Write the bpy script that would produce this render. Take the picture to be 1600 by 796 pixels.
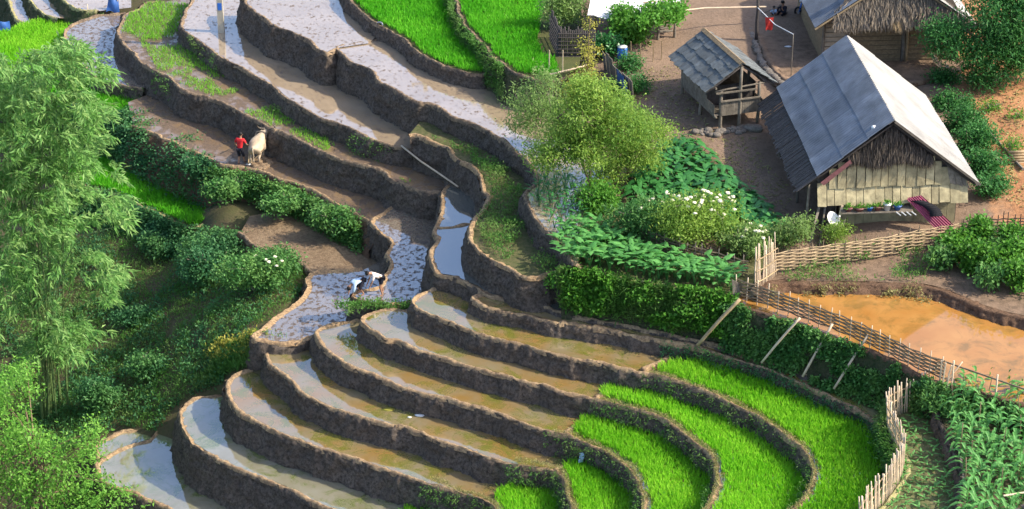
import bpy, bmesh, math, random
import numpy as np
from mathutils import Vector, Matrix
R = math.radians
for o in list(bpy.data.objects): bpy.data.objects.remove(o, do_unlink=True)
scene = bpy.context.scene
COL = scene.collection
rng = np.random.default_rng(7); random.seed(7)

# ---------------------------------------------------------------- camera
PITCH, FPX, CAMZ = R(26.0), 3608.0, 52.0
W0, H0 = 1600.0, 796.0
cam_d = bpy.data.cameras.new('camera'); cam = bpy.data.objects.new('camera', cam_d); COL.objects.link(cam)
cam.location = (0, 0, CAMZ); cam.rotation_euler = (math.pi/2 - PITCH, 0, 0)
cam_d.sensor_width = 36.0; cam_d.lens = 36.0*FPX/W0; cam_d.clip_start = 1; cam_d.clip_end = 2000
scene.camera = cam

# ---------------------------------------------------------------- sky, sun, exposure
SUN_EL, SUN_AZ = R(40), R(-8)          # azimuth measured from +x (right) towards +y (away)
world = bpy.data.worlds.new('World'); scene.world = world; world.use_nodes = True
wn = world.node_tree; wn.nodes.clear()
w_out = wn.nodes.new('ShaderNodeOutputWorld'); w_bg = wn.nodes.new('ShaderNodeBackground')
w_sky = wn.nodes.new('ShaderNodeTexSky'); w_sky.sky_type = 'NISHITA'; w_sky.sun_disc = False
w_sky.sun_elevation = SUN_EL; w_sky.sun_rotation = math.pi/2 - SUN_AZ
w_sky.altitude = 900; w_sky.air_density = 0.8; w_sky.dust_density = 4.0; w_sky.ozone_density = 1.0
w_bg.inputs['Strength'].default_value = 0.15
wn.links.new(w_sky.outputs[0], w_bg.inputs[0]); wn.links.new(w_bg.outputs[0], w_out.inputs[0])
sun_d = bpy.data.lights.new('sun', 'SUN'); sun = bpy.data.objects.new('sun', sun_d); COL.objects.link(sun)
sun_d.energy = 2.9; sun_d.angle = R(0.5); sun_d.color = (1.0, 0.90, 0.74)
sdir = Vector((math.cos(SUN_EL)*math.cos(SUN_AZ), math.cos(SUN_EL)*math.sin(SUN_AZ), math.sin(SUN_EL)))
sun.rotation_euler = sdir.to_track_quat('Z', 'Y').to_euler(); sun.location = (60, 100, 80)
scene.view_settings.view_transform = 'Standard'; scene.view_settings.look = 'None'
scene.view_settings.gamma = 1.0; scene.view_settings.exposure = 1.4
scene.render.engine = 'CYCLES'

# ---------------------------------------------------------------- pixel -> place (the height comes from what the thing stands on)
_cp, _sp = math.cos(PITCH), math.sin(PITCH)
def ray(px, py):
    u, v = (px-W0/2)/FPX, (H0/2-py)/FPX
    return np.array([u, _cp + v*_sp, -_sp + v*_cp])
def P(px, py, z):
    d = ray(px, py); t = (z-CAMZ)/d[2]
    return np.array([d[0]*t, d[1]*t, z])
def pix(p):
    x, y, z = p[0], p[1], p[2]-CAMZ
    dep = y*_cp - z*_sp; up = y*_sp + z*_cp
    return (W0/2 + FPX*x/dep, H0/2 - FPX*up/dep)

# ---------------------------------------------------------------- numpy value noise
def _hash(ix, iy, iz):
    n = (ix*374761393 + iy*668265263 + iz*2147483647) & 0xffffffff
    n = ((n ^ (n >> 13))*1274126177) & 0xffffffff
    n = ((n ^ (n >> 16))*2246822519) & 0xffffffff
    return ((n ^ (n >> 15)) & 0xffffff)/float(0xffffff)
def vnoise(p, f=1.0, seed=0):
    p = np.asarray(p, float)*f + seed*17.31
    i = np.floor(p).astype(np.int64); t = p-i; t = t*t*(3-2*t)
    r = 0
    for dx in (0, 1):
        for dy in (0, 1):
            for dz in (0, 1):
                w = (t[..., 0] if dx else 1-t[..., 0])*(t[..., 1] if dy else 1-t[..., 1])*(t[..., 2] if dz else 1-t[..., 2])
                r = r + w*_hash(i[..., 0]+dx, i[..., 1]+dy, i[..., 2]+dz)
    return r*2-1
def fnoise(p, f=1.0, octv=3, seed=0):
    r, a = 0, 1.0
    for k in range(octv):
        r = r + a*vnoise(p, f*2.03**k, seed+k); a *= 0.5
    return r

# ---------------------------------------------------------------- objects
def np_mesh(name, V, F, smooth=False):
    """V (n,3); F (m,k) equal-size faces or a list of such arrays"""
    me = bpy.data.meshes.new(name)
    Fs = F if isinstance(F, list) else [F]
    Fs = [np.asarray(f, np.int32) for f in Fs if len(f)]
    V = np.asarray(V, np.float32)
    loops = np.concatenate([f.ravel() for f in Fs]); tot = np.concatenate([np.full(len(f), f.shape[1], np.int32) for f in Fs])
    start = np.concatenate([[0], np.cumsum(tot)[:-1]]).astype(np.int32)
    me.vertices.add(len(V)); me.vertices.foreach_set('co', V.ravel())
    me.loops.add(len(loops)); me.loops.foreach_set('vertex_index', loops)
    me.polygons.add(len(tot)); me.polygons.foreach_set('loop_start', start); me.polygons.foreach_set('loop_total', tot)
    if smooth: me.polygons.foreach_set('use_smooth', np.ones(len(tot), bool))
    me.update(calc_edges=True)
    return me
def wloc(o):
    v = Vector((0, 0, 0))
    while o is not None: v = v + o.location; o = o.parent
    return v
def link(name, me, mat=None, parent=None, local=False):
    """links a mesh given in world coordinates (or local ones) below parent"""
    o = bpy.data.objects.new(name, me); COL.objects.link(o)
    if mat is not None and len(me.materials) == 0: me.materials.append(mat)
    if parent is not None:
        o.parent = parent
        if not local: me.transform(Matrix.Translation(-wloc(parent)))
    return o
def tag(o, label=None, cat=None, group=None, kind=None):
    if label: o['label'] = label
    if cat: o['category'] = cat
    if group: o['group'] = group
    if kind: o['kind'] = kind
    return o
def thing(name, label, cat, loc, group=None):
    o = bpy.data.objects.new(name, None); COL.objects.link(o); o.location = Vector([float(c) for c in loc]); o.empty_display_size = .2
    return tag(o, label, cat, group)
def copy_tree(o, parent=None):
    c = o.copy(); COL.objects.link(c); c.parent = parent
    for ch in o.children: copy_tree(ch, c)
    return c

class MB:
    """collects shapes into one mesh"""
    def __init__(s): s.v = []; s.f = []; s.n = 0
    def add(s, V, F):
        V = np.asarray(V, float)
        s.v.append(V); s.f += [tuple(int(i)+s.n for i in f) for f in F]; s.n += len(V)
    def hexa(s, c8): s.add(c8, [(0, 3, 2, 1), (4, 5, 6, 7), (0, 1, 5, 4), (1, 2, 6, 5), (2, 3, 7, 6), (3, 0, 4, 7)])
    def box(s, c, ax, ay, az):
        """centre and three half-axis vectors"""
        c, ax, ay, az = [np.asarray(a, float) for a in (c, ax, ay, az)]
        s.hexa([c-ax-ay-az, c+ax-ay-az, c+ax+ay-az, c-ax+ay-az, c-ax-ay+az, c+ax-ay+az, c+ax+ay+az, c-ax+ay+az])
    def bar(s, p0, p1, w, h, up=(0, 0, 1)):
        p0, p1 = np.asarray(p0, float), np.asarray(p1, float); d = p1-p0; L = np.linalg.norm(d); d = d/L
        up = np.asarray(up, float); sd = np.cross(d, up)
        if np.linalg.norm(sd) < 1e-4: sd = np.cross(d, (1, 0, 0))
        sd /= np.linalg.norm(sd); u2 = np.cross(sd, d)
        s.box((p0+p1)/2, d*L/2, sd*w/2, u2*h/2)
    def tube(s, pts, rad, n=6, cap=True):
        pts = np.asarray(pts, float); m = len(pts); rad = np.broadcast_to(rad, (m,))
        t = np.gradient(pts, axis=0); t /= np.linalg.norm(t, axis=1)[:, None]+1e-9
        ref = np.array([0, 0, 1.0]) if abs(t[0][2]) < .9 else np.array([1.0, 0, 0])
        V = []; a = np.arange(n)*2*math.pi/n
        u = None
        for i in range(m):
            if u is None: u = np.cross(t[i], ref)
            else: u = u - t[i]*np.dot(u, t[i])
            u = u/(np.linalg.norm(u)+1e-9); w = np.cross(t[i], u)
            V.append(pts[i] + rad[i]*(np.cos(a)[:, None]*u + np.sin(a)[:, None]*w))
        F = [(i*n+j, i*n+(j+1) % n, (i+1)*n+(j+1) % n, (i+1)*n+j) for i in range(m-1) for j in range(n)]
        if cap: F += [tuple(range(n-1, -1, -1)), tuple(range((m-1)*n, m*n))]
        s.add(np.concatenate(V), F)
    def ell(s, c, r, nu=10, nv=7, fn=None):
        V = []
        for i in range(nv+1):
            th = math.pi*i/nv
            for j in range(nu):
                ph = 2*math.pi*j/nu
                V.append([math.sin(th)*math.cos(ph), math.sin(th)*math.sin(ph), math.cos(th)])
        V = np.array(V)
        if fn is not None: V = fn(V)
        V = V*np.asarray(r)+np.asarray(c)
        F = [(i*nu+j, (i+1)*nu+j, (i+1)*nu+(j+1) % nu, i*nu+(j+1) % nu) for i in range(nv) for j in range(nu)]
        s.add(V, F)
    def mesh(s, name, smooth=False):
        me = bpy.data.meshes.new(name); me.from_pydata(np.concatenate(s.v).tolist(), [], s.f); me.update()
        if smooth: me.polygons.foreach_set('use_smooth', np.ones(len(me.polygons), bool))
        return me
    def build(s, name, mat, parent=None, smooth=False, local=False): return link(name, s.mesh(name, smooth), mat, parent, local)

# ---------------------------------------------------------------- materials
def lin(c):
    return tuple((x/12.92 if x <= .04045 else ((x+.055)/1.055)**2.4) for x in c)
class NT:
    def __init__(s, name):
        s.m = bpy.data.materials.new(name); s.m.use_nodes = True; s.t = s.m.node_tree; s.t.nodes.clear()
        s.out = s.t.nodes.new('ShaderNodeOutputMaterial')
    def n(s, typ, **kw):
        nd = s.t.nodes.new(typ)
        for k, v in kw.items(): setattr(nd, k, v)
        return nd
    def l(s, a, b): s.t.links.new(a, b)
    def pos(s): return s.n('ShaderNodeNewGeometry').outputs['Position']
    def noise(s, scale, detail=4, rough=.55, vec=None, dist=0.0):
        nd = s.n('ShaderNodeTexNoise'); nd.inputs['Scale'].default_value = scale; nd.inputs['Detail'].default_value = detail
        nd.inputs['Roughness'].default_value = rough; nd.inputs['Distortion'].default_value = dist
        s.l(vec if vec is not None else s.pos(), nd.inputs['Vector']); return nd.outputs['Fac']
    def ramp(s, fac, stops):
        nd = s.n('ShaderNodeValToRGB'); s.l(fac, nd.inputs[0]); e = nd.color_ramp.elements
        while len(e) < len(stops): e.new(.5)
        for el, (p, c) in zip(e, stops):
            el.position = p; el.color = (c, c, c, 1) if isinstance(c, (int, float)) else (*c, 1)
        return nd.outputs[0]
    def mix(s, fac, a, b, blend='MIX'):
        nd = s.n('ShaderNodeMix', data_type='RGBA', blend_type=blend)
        for sock, v in ((nd.inputs[0], fac), (nd.inputs[6], a), (nd.inputs[7], b)):
            if isinstance(v, (int, float)): sock.default_value = v
            elif isinstance(v, tuple): sock.default_value = (*v, 1)
            else: s.l(v, sock)
        return nd.outputs[2]
    def bump(s, h, strength, dist=.05):
        nd = s.n('ShaderNodeBump'); nd.inputs['Strength'].default_value = strength; nd.inputs['Distance'].default_value = dist
        s.l(h, nd.inputs['Height']); return nd.outputs[0]
    def bsdf(s, col, rough=.8, spec=.3, normal=None, metal=0.0, **kw):
        b = s.n('ShaderNodeBsdfPrincipled')
        for nm, v in (('Base Color', col), ('Roughness', rough), ('Specular IOR Level', spec), ('Metallic', metal)):
            if isinstance(v, (int, float)): b.inputs[nm].default_value = v
            elif isinstance(v, tuple): b.inputs[nm].default_value = (*v, 1)
            else: s.l(v, b.inputs[nm])
        if normal is not None: s.l(normal, b.inputs['Normal'])
        for k, v in kw.items(): b.inputs[k].default_value = v
        return b.outputs[0]
    def done(s, sh): s.l(sh, s.out.inputs[0]); return s.m
    def rand(s): return s.n('ShaderNodeObjectInfo').outputs['Random']
    def island(s): return s.n('ShaderNodeNewGeometry').outputs['Random Per Island']

def m_soil(name, a, b, c=None, scale=1.5, bump=.6, rough=.92, rand=0.0, bs=9, objc=False):
    t = NT(name); v = t.n('ShaderNodeTexCoord').outputs['Object'] if objc else None
    n1 = t.noise(scale, 5, .6, v); n2 = t.noise(scale*6, 6, .75, v)
    col = t.mix(t.ramp(n1, [(.32, 0.), (.68, 1.)]), a, b)
    if c: col = t.mix(t.ramp(n2, [(.42, 0.), (.62, 1.)]), col, c)
    if rand: col = t.mix(t.ramp(t.rand(), [(0, 0.), (1, rand)]), col, tuple(x*.45 for x in a))
    h = t.noise(bs, 8, .78, v)
    return t.done(t.bsdf(col, rough, .2, t.bump(h, bump, .12)))
def m_plain(name, col, rough=.6, spec=.4, var=.25, scale=6, metal=0.0, bump=0.0, rand=0.0):
    t = NT(name); n = t.noise(scale, 4, .6)
    c = t.mix(t.ramp(n, [(.3, 0.), (.7, 1.)]), tuple(x*(1-var) for x in col), tuple(min(1, x*(1+var*.5)) for x in col))
    if rand: c = t.mix(t.ramp(t.rand(), [(0, 0.), (1, rand)]), c, tuple(x*.4 for x in col))
    nm = t.bump(t.noise(scale*5, 4), bump, .02) if bump else None
    return t.done(t.bsdf(c, rough, spec, nm, metal))
def m_leaf(name, a, b, c=None, transl=.35, rough=.55, spec=.25, patch=.6):
    """a, b: colours leaf by leaf; c: a third colour that comes in patches"""
    t = NT(name)
    col = t.mix(t.island(), a, b)
    if c: col = t.mix(t.ramp(t.noise(patch, 3), [(.42, 0.), (.62, .85)]), col, c)
    col = t.mix(t.ramp(t.rand(), [(0, 0.), (1, .25)]), col, tuple(x*.55 for x in a))
    b1 = t.bsdf(col, rough, spec)
    tr = t.n('ShaderNodeBsdfTranslucent'); t.l(t.mix(.5, col, tuple(min(1, x*1.5) for x in b)), tr.inputs[0])
    mx = t.n('ShaderNodeMixShader'); mx.inputs[0].default_value = transl
    t.l(b1, mx.inputs[1]); t.l(tr.outputs[0], mx.inputs[2])
    return t.done(mx.outputs[0])
def m_water(name, clear, deep, alg=None, mud=None, mudamt=.5, mudscale=1.6, ior=3.3, rough=.04, ripple=.05):
    """standing paddy water: silty body colour under a reflecting skin, algae and mud showing through in places"""
    t = NT(name)
    ps = t.pos()
    col = t.mix(t.ramp(t.noise(.55, 4, .55, ps), [(.35, 0.), (.65, 1.)]), clear, deep)
    if alg: col = t.mix(t.ramp(t.noise(.8, 7, .72, ps, .6), [(.47, 0.), (.62, .9)]), col, alg)
    w = t.bsdf(col, rough, .5, t.bump(t.noise(2.5, 3, .5, ps), ripple, .02), IOR=ior)
    if mud is None: return t.done(w)
    mp = t.n('ShaderNodeMapping'); mp.inputs['Scale'].default_value = (1.0, .8, 1.0); t.l(ps, mp.inputs[0])
    nn = t.noise(mudscale, 8, .7, mp.outputs[0], .4)
    fac = t.ramp(nn, [(mudamt-.025, 0.), (mudamt+.035, 1.)])
    mc = t.mix(t.noise(6, 4, .6, ps), mud, tuple(x*.55 for x in mud))
    mb = t.bsdf(mc, .55, .4, t.bump(t.noise(5, 6, .7, ps), .8, .08))
    mx = t.n('ShaderNodeMixShader'); t.l(fac, mx.inputs[0]); t.l(w, mx.inputs[1]); t.l(mb, mx.inputs[2])
    return t.done(mx.outputs[0])

MAT = {}
MAT['riser'] = m_soil('terrace_mud', (.115, .091, .072), (.17, .137, .11), (.05, .040, .032), 1.3, 1.0)
MAT['riser_brown'] = m_soil('brown_earth_wall', (.15, .085, .050), (.20, .125, .08), (.09, .055, .034), 1.1, .9)
MAT['riser_green'] = m_soil('grassy_earth_wall', (.055, .065, .03), (.10, .085, .05), (.03, .05, .018), 1.4, .9)
MAT['bund'] = m_soil('dry_bund_earth', (.36, .245, .135), (.52, .37, .21), (.19, .13, .085), 1.1, 1.0)
MAT['bund_dry'] = m_soil('sunbaked_bund_earth', (.42, .28, .15), (.55, .39, .22), (.20, .13, .08), 1.4, 1.0)
MAT['bund_mud'] = m_soil('muddy_bund', (.22, .16, .11), (.42, .30, .18), (.11, .083, .062), .9, 1.0)
MAT['bund_grass'] = m_soil('grassy_bund', (.30, .27, .12), (.22, .24, .08), (.36, .30, .17), 2.0, .6)
MAT['ground'] = m_soil('hillside_earth', (.10, .075, .045), (.14, .10, .06), (.055, .06, .025), .7, .7)
def m_ground():
    t = NT('hillside_ground'); ps = t.pos(); sx = t.n('ShaderNodeSeparateXYZ'); t.l(ps, sx.inputs[0])
    n1 = t.noise(.5, 5, .6, ps); n2 = t.noise(6, 4, .65, ps); n3 = t.noise(1.6, 4, .6, ps)
    def soil(a, b, c): return t.mix(t.ramp(n2, [(.48, 0.), (.72, .8)]), t.mix(t.ramp(n1, [(.32, 0.), (.68, 1.)]), a, b), c)
    green = soil((.10, .075, .045), (.075, .075, .03), (.05, .06, .022)); yard = soil((.185, .13, .09), (.245, .17, .118), (.13, .09, .06)); red = soil((.36, .165, .075), (.44, .23, .11), (.22, .10, .05))
    def thr(x0, w):
        m = t.n('ShaderNodeMath', operation='MULTIPLY_ADD'); t.l(n3, m.inputs[0]); m.inputs[1].default_value = 3.0; t.l(sx.outputs[0], m.inputs[2])
        r = t.n('ShaderNodeMapRange'); t.l(m.outputs[0], r.inputs[0]); r.inputs[1].default_value = x0; r.inputs[2].default_value = x0+w; return r.outputs[0]
    col = t.mix(thr(4.0, 1.0), green, yard); col = t.mix(thr(22.0, 1.2), col, red)
    return t.done(t.bsdf(col, .93, .2, t.bump(t.noise(7, 6, .7, ps), .7, .08)))
MAT['yard'] = m_soil('trodden_yard_earth', (.19, .13, .085), (.25, .17, .115), (.13, .09, .06), .45, .5)
MAT['redsoil'] = m_soil('red_tilled_soil', (.36, .16, .07), (.44, .23, .11), (.22, .10, .05), .8, 1.0)
MAT['mudfloor'] = m_soil('wet_mud', (.22, .15, .09), (.29, .21, .13), (.15, .10, .06), 1.0, .9, .6)
MAT['soil_rice'] = m_soil('rice_bed', (.05, .07, .02), (.08, .08, .03), None, 1.0, .3)
MAT['soil_grass'] = m_soil('fallow_terrace', (.10, .11, .04), (.16, .13, .07), (.06, .08, .025), .9, .8)
MAT['hill'] = m_ground()
MAT['w_low'] = m_water('pale_paddy_water', (.26, .25, .19), (.21, .19, .12), (.12, .15, .035))
MAT['w_mid'] = m_water('ochre_paddy_water', (.23, .19, .11), (.25, .15, .042), (.14, .145, .02))
MAT['w_blue'] = m_water('blue_paddy_water', (.10, .11, .10), (.13, .13, .11), ior=3.8)
MAT['w_mud'] = m_water('puddled_mud_water', (.38, .295, .20), (.31, .235, .15), None, (.17, .12, .08), .575, 4.2, ior=4.2)
MAT['w_mud2'] = m_water('puddled_mud_water_thick', (.24, .20, .155), (.20, .16, .115), None, (.15, .11, .08), .53, 4.5, ior=4.0)
MAT['w_plough'] = m_water('ploughed_mud_water', (.22, .15, .085), (.18, .12, .07), None, (.165, .115, .075), .47, 1.6, rough=.15, ior=2.4)
MAT['w_pond'] = m_water('orange_pond_water', (.40, .20, .055), (.33, .15, .036), (.20, .115, .03), ior=1.65, ripple=.03)
MAT['seedbed'] = m_soil('wet_green_seedbed', (.13, .13, .055), (.19, .165, .085), (.08, .11, .035), 1.0, .6, .7)
# ================================================================ the setting: hillside and terraces
def smooth_px(pts, n=8):
    pts = np.array(pts, float)
    ext = np.vstack([2*pts[0]-pts[1], pts, 2*pts[-1]-pts[-2]]); out = []
    for i in range(1, len(ext)-2):
        p0, p1, p2, p3 = ext[i-1:i+3]
        for k in range(n):
            t = k/n
            out.append(.5*((2*p1)+(-p0+p2)*t+(2*p0-5*p1+4*p2-p3)*t*t+(-p0+3*p1-3*p2+p3)*t**3))
    out.append(pts[-1]); return np.array(out)
def resample(p, ds):
    d = np.r_[0, np.cumsum(np.linalg.norm(np.diff(p, axis=0), axis=1))]; n = max(2, int(d[-1]/ds)+1)
    s = np.linspace(0, d[-1], n); return np.stack([np.interp(s, d, p[:, k]) for k in range(p.shape[1])], 1)
def in_poly(pts, poly):
    x, y = pts[:, 0], pts[:, 1]; r = np.zeros(len(pts), bool); n = len(poly); j = n-1
    for i in range(n):
        xi, yi = poly[i][:2]; xj, yj = poly[j][:2]
        c = ((yi > y) != (yj > y)) & (x < (xj-xi)*(y-yi)/((yj-yi) if yj != yi else 1e-12)+xi); r ^= c; j = i
    return r

# base terrain: thin-plate surface through points read off the photograph, each with its height
TP = [(250,750,-1.2),(450,780,.4),(600,745,1.8),(700,690,2.8),(750,640,3.7),(950,740,3.7),(1080,760,4.5),(1250,740,5.2),(750,580,4.5),(900,550,5.2),(1100,550,5.8),
 (710,380,6.0),(630,420,4.4),(500,480,3.2),(790,330,7.2),(700,150,8.0),(450,130,6.3),(330,140,5.4),(480,280,4.0),(500,390,3.0),(150,80,4.6),(50,80,3.8),(200,180,3.8),(230,300,2.2),
 (650,40,8.8),(800,50,9.4),(1400,500,7.4),(1550,720,7.0),(1440,720,6.3),(880,380,8.0),(1000,400,8.0),(600,230,6.0),(550,350,4.2),(300,730,-.5),(1250,560,6.4),(1150,500,6.8),(1320,470,7.9),(1560,470,8.0),
 (200,372,2.2),(300,378,2.5),(370,368,3.8),(430,405,4.0),(480,440,4.1),(465,475,4.0),(430,500,4.0),(390,530,4.0),(420,540,3.9),(340,420,2.9),(335,342,4.0),(318,338,3.7),(362,352,4.1),(350,330,4.2),(300,480,2.2),(350,550,2.9),(250,550,1.2),(200,450,1.1),
 (150,550,0.0),(100,650,-.8),(200,620,.1),(300,605,1.7),(345,600,1.9),(250,660,.3),(130,700,-.8),(0,600,-1.2),(0,400,.4),(0,250,1.6),(100,300,1.9),(0,780,-2.8),(100,820,-2.4),(-200,500,-1.5),(-200,200,1.5),(300,850,-2.5),
 (1300,365,9.55),(1480,352,9.65),(1230,400,9.3),(1400,395,9.45),(1560,370,9.7),(1127,208,10.15),(1065,168,10.3),(1240,250,10.0),(1150,260,9.95),(1220,330,9.7),(1100,300,9.5),(1030,225,9.9),(1020,60,10.9),(1100,120,10.6),
 (1190,130,10.6),(920,150,10.1),(980,160,10.3),(860,150,9.4),(900,70,10.6),(1000,330,9.2),(1100,400,9.15),(930,300,9.2),(1160,440,9.0),
 (1400,110,10.8),(1500,110,10.9),(1550,150,11.0),(1580,250,10.5),(1510,230,10.3),(1500,325,9.85),(1590,330,10.0),(1100,-40,11.4),(1400,-40,11.6),(1590,-40,12.2),
 (600,-60,9.8),(300,-60,6.0),(0,-60,4.0),(1720,100,11.4),(1720,400,9.9),(1720,700,7.2),(1100,850,3.5),(1400,850,5.4),(700,850,.6)]
_tc = np.array([P(*t) for t in TP])
_anch = np.array([[-160,60,-14],[-160,160,0],[-160,280,20],[0,20,-26],[0,300,32],[160,60,-4],[160,160,16],[160,280,36],[-60,50,-13],[60,50,-9],[-70,140,0],[70,140,13],[0,190,16],[-45,180,9],[45,180,16],[80,90,4],[-80,100,-5]], float)
_tc = np.vstack([_tc, _anch])
def _phi(r): return np.where(r > 1e-9, r*r*np.log(r+1e-12), 0)
def _tps(c, z, lam=.6):
    n = len(c); s = c/10.0
    K = _phi(np.linalg.norm(s[:, None]-s[None], axis=2))+lam*.01*np.eye(n); Q = np.c_[np.ones(n), s]
    A = np.block([[K, Q], [Q.T, np.zeros((3, 3))]])
    w = np.linalg.solve(A, np.r_[z, 0, 0, 0])
    def f(x, y):
        q = np.stack([np.asarray(x, float), np.asarray(y, float)], -1)/10.0; sh = q.shape[:-1]; q = q.reshape(-1, 2); out = np.empty(len(q))
        for i in range(0, len(q), 20000):
            qq = q[i:i+20000]
            out[i:i+20000] = _phi(np.linalg.norm(qq[:, None]-s[None], axis=2))@w[:n] + np.c_[np.ones(len(qq)), qq]@w[n:]
        return out.reshape(sh)
    return f
base_s = _tps(_tc[:, :2], _tc[:, 2])
def base_z(x, y):
    x, y = np.asarray(x, float), np.asarray(y, float)
    p = np.stack([x, y, np.zeros_like(x)], -1)
    return base_s(x, y) + .10*fnoise(p, .5, 3, 3)
def on_base(pxy):
    """points of the base terrain seen at the given pixels (bisection along the rays)"""
    pxy = np.asarray(pxy, float).reshape(-1, 2)
    u, v = (pxy[:, 0]-W0/2)/FPX, (H0/2-pxy[:, 1])/FPX
    d = np.stack([u, _cp+v*_sp, -_sp+v*_cp], 1)
    lo, hi = (22-CAMZ)/d[:, 2], (-16-CAMZ)/d[:, 2]
    for k in range(22):
        m = (lo+hi)/2; p = d*m[:, None]; above = (p[:, 2]+CAMZ) > base_z(p[:, 0], p[:, 1]); lo = np.where(above, m, lo); hi = np.where(above, hi, m)
    p = d*hi[:, None]; p[:, 2] += CAMZ; return p

def grid_terrain(name, xs, ys, mat, skip=None):
    X, Y = np.meshgrid(xs, ys); Z = base_z(X, Y)
    V = np.stack([X, Y, Z], -1).reshape(-1, 3); nx, ny = len(xs), len(ys)
    i = (np.arange(ny-1)[:, None]*nx+np.arange(nx-1)[None]).ravel()
    F = np.stack([i, i+1, i+nx+1, i+nx], 1)
    return tag(link(name, np_mesh(name, V, F, True), mat), kind='structure')
# one sheet: fine in the middle, coarse towards the far rim
xs = np.r_[np.linspace(-200, -34, 40)[:-1], np.linspace(-34, 34, 340), np.linspace(34, 200, 40)[1:]]
ys = np.r_[np.linspace(10, 68, 20)[:-1], np.linspace(68, 142, 320), np.linspace(142, 320, 40)[1:]]
hill = grid_terrain('hillside', xs, ys, MAT['hill'])
tag(hill, 'earth hillside under the rice terraces and the farmyard')

TERR = {}
def terrace(key, z, front, back, H=1.4, batter=.20, rim_h=.08, rim_w=.17, tread='w_low', riser='riser', bund='bund', rough=1.0, label=None, water_dz=0.0, ds=.085):
    fr = smooth_px(front); fw = np.array([P(x, y, z+rim_h) for x, y in fr]); fw = resample(fw, ds)[:, :2]
    bw = np.array([P(x, y, z) for x, y in back])[:, :2]
    poly = np.vstack([fw, bw]); x, y = poly[:, 0], poly[:, 1]
    ccw = np.sum(x*np.roll(y, -1)-np.roll(x, -1)*y) > 0
    t = np.gradient(fw, axis=0)
    for k in range(3): t[1:-1] = (t[:-2]+2*t[1:-1]+t[2:])/4
    t /= np.linalg.norm(t, axis=1)[:, None]+1e-9
    n = np.stack([t[:, 1], -t[:, 0]], 1)*(1 if ccw else -1)
    m = len(fw)
    sd = (hash(key) if False else sum(map(ord, key))) % 97
    # wobble of the edge line
    p3 = np.c_[fw, np.full(m, z)]
    wob = .10*fnoise(p3, .8, 3, sd); fw = fw + n*wob[:, None]
    gg = np.clip(.75+.9*fnoise(np.c_[fw, np.full(m, z)], .55, 3, sd+20), .12, 1.7)
    def strip(prof, amp, f, seed, zamp):
        V = np.zeros((len(prof), m, 3))
        for k, (o, zz) in enumerate(prof):
            if len(prof) == 8 and 2 <= k <= 5: V[k, :, :2] = fw + n*(o*gg)[:, None]; V[k, :, 2] = z+.02+(zz-z-.02)*(.5+.5*gg)
            else: V[k, :, :2] = fw + n*o; V[k, :, 2] = zz
        q = V.copy(); q[..., 2] *= 1.3
        dn = amp*(fnoise(q, f, 4, seed)*.5 + .35*vnoise(q*np.array([1, 1, .35]), f*2.1, seed+4) + .5*vnoise(q, f*.35, seed+9))
        V[..., :2] += n[None]*dn[..., None]; V[..., 2] += zamp*fnoise(q, f*1.3, 3, seed+5)
        return V
    top = z+rim_h
    prof_b = [(-rim_w-.22, z-.15), (-rim_w-.05, z-.03), (-rim_w*.82, z+rim_h*.55), (-rim_w*.6, z+rim_h*.93), (-rim_w*.3, z+rim_h), (-.02, z+rim_h*.9), (.04, top-.10), (.06, top-.2)]
    nr = max(5, int(H/.085))
    prof_r = [(.015+.03*min(1, k)+batter*H*(k/nr)**1.0, top-.07-H*k/nr) for k in range(nr+1)]
    VR = strip(prof_r, .17*rough, 3.4, sd, .06); VB = strip(prof_b, .05*rough, 3.4, sd+3, .04*rough)
    def gm(nm, V, mat, parent=None):
        a, b = V.shape[:2]; i = (np.arange(a-1)[:, None]*b+np.arange(b-1)[None]).ravel(); F = np.stack([i, i+b, i+b+1, i+1], 1)
        if not ccw: F = F[:, ::-1]
        return link(nm, np_mesh(nm, V.reshape(-1, 3), F, True), MAT[mat], parent)
    root = tag(gm('terrace', VR, riser), label, kind='structure')
    gm('bund', VB, bund, root)
    inner = fw - n*(rim_w*.85)
    tp = np.vstack([inner, bw]); zt = z+water_dz
    TERR[key] = dict(z=z, poly=tp, front=fw, n=n, VR=VR, VB=VB, root=root, inner=inner)
    if tread:
        V = np.c_[tp, np.full(len(tp), zt)]
        me = bpy.data.meshes.new('water'); idx = list(range(len(tp)))
        me.from_pydata(V.tolist(), [], [idx if ccw else idx[::-1]]); me.update()
        TERR[key]['tread'] = link('water' if tread.startswith('w_') else 'soil', me, MAT[tread], root)
    return root

T0 = terrace('T00', -.15, [(222,668),(190,671),(165,683),(151,694),(146,708),(150,722)], [(190,712),(245,688)], 1.2, label='small muddy pool outside the lowest paddy', tread='w_low')
terrace('T0', 0, [(244,672),(232,687),(205,693),(182,702),(160,715),(146,728),(150,745),(170,758),(197,769),(225,780),(250,788),(280,805),(330,835)], [(470,835),(420,780),(330,735),(290,700),(275,670)], 2.4, tread='w_low', label='lowest flooded rice terrace')
terrace('T1', 1.84, [(345,614),(335,616),(315,618),(297,624),(284,636),(280,650),(282,664),(292,684),(312,702),(350,722),(387,737),(425,752),(475,777),(500,787),(560,815),(620,845)], [(760,845),(720,810),(640,765),(560,740),(470,710),(400,675),(375,645),(368,620)], 2.2, tread='w_low', label='second flooded rice terrace from the valley')
terrace('T2', 3.08, [(410,573),(400,574),(371,581),(356,593),(352,606),(360,627),(380,647),(412,664),(450,679),(500,700),(550,714),(600,733),(650,749),(700,764),(762,781),(775,800),(785,840)], [(980,840),(920,770),(860,745),(800,735),(740,720),(640,690),(560,665),(480,635),(440,600),(432,572)], 1.7, tread='w_mid', label='third flooded rice terrace from the valley')
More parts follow.
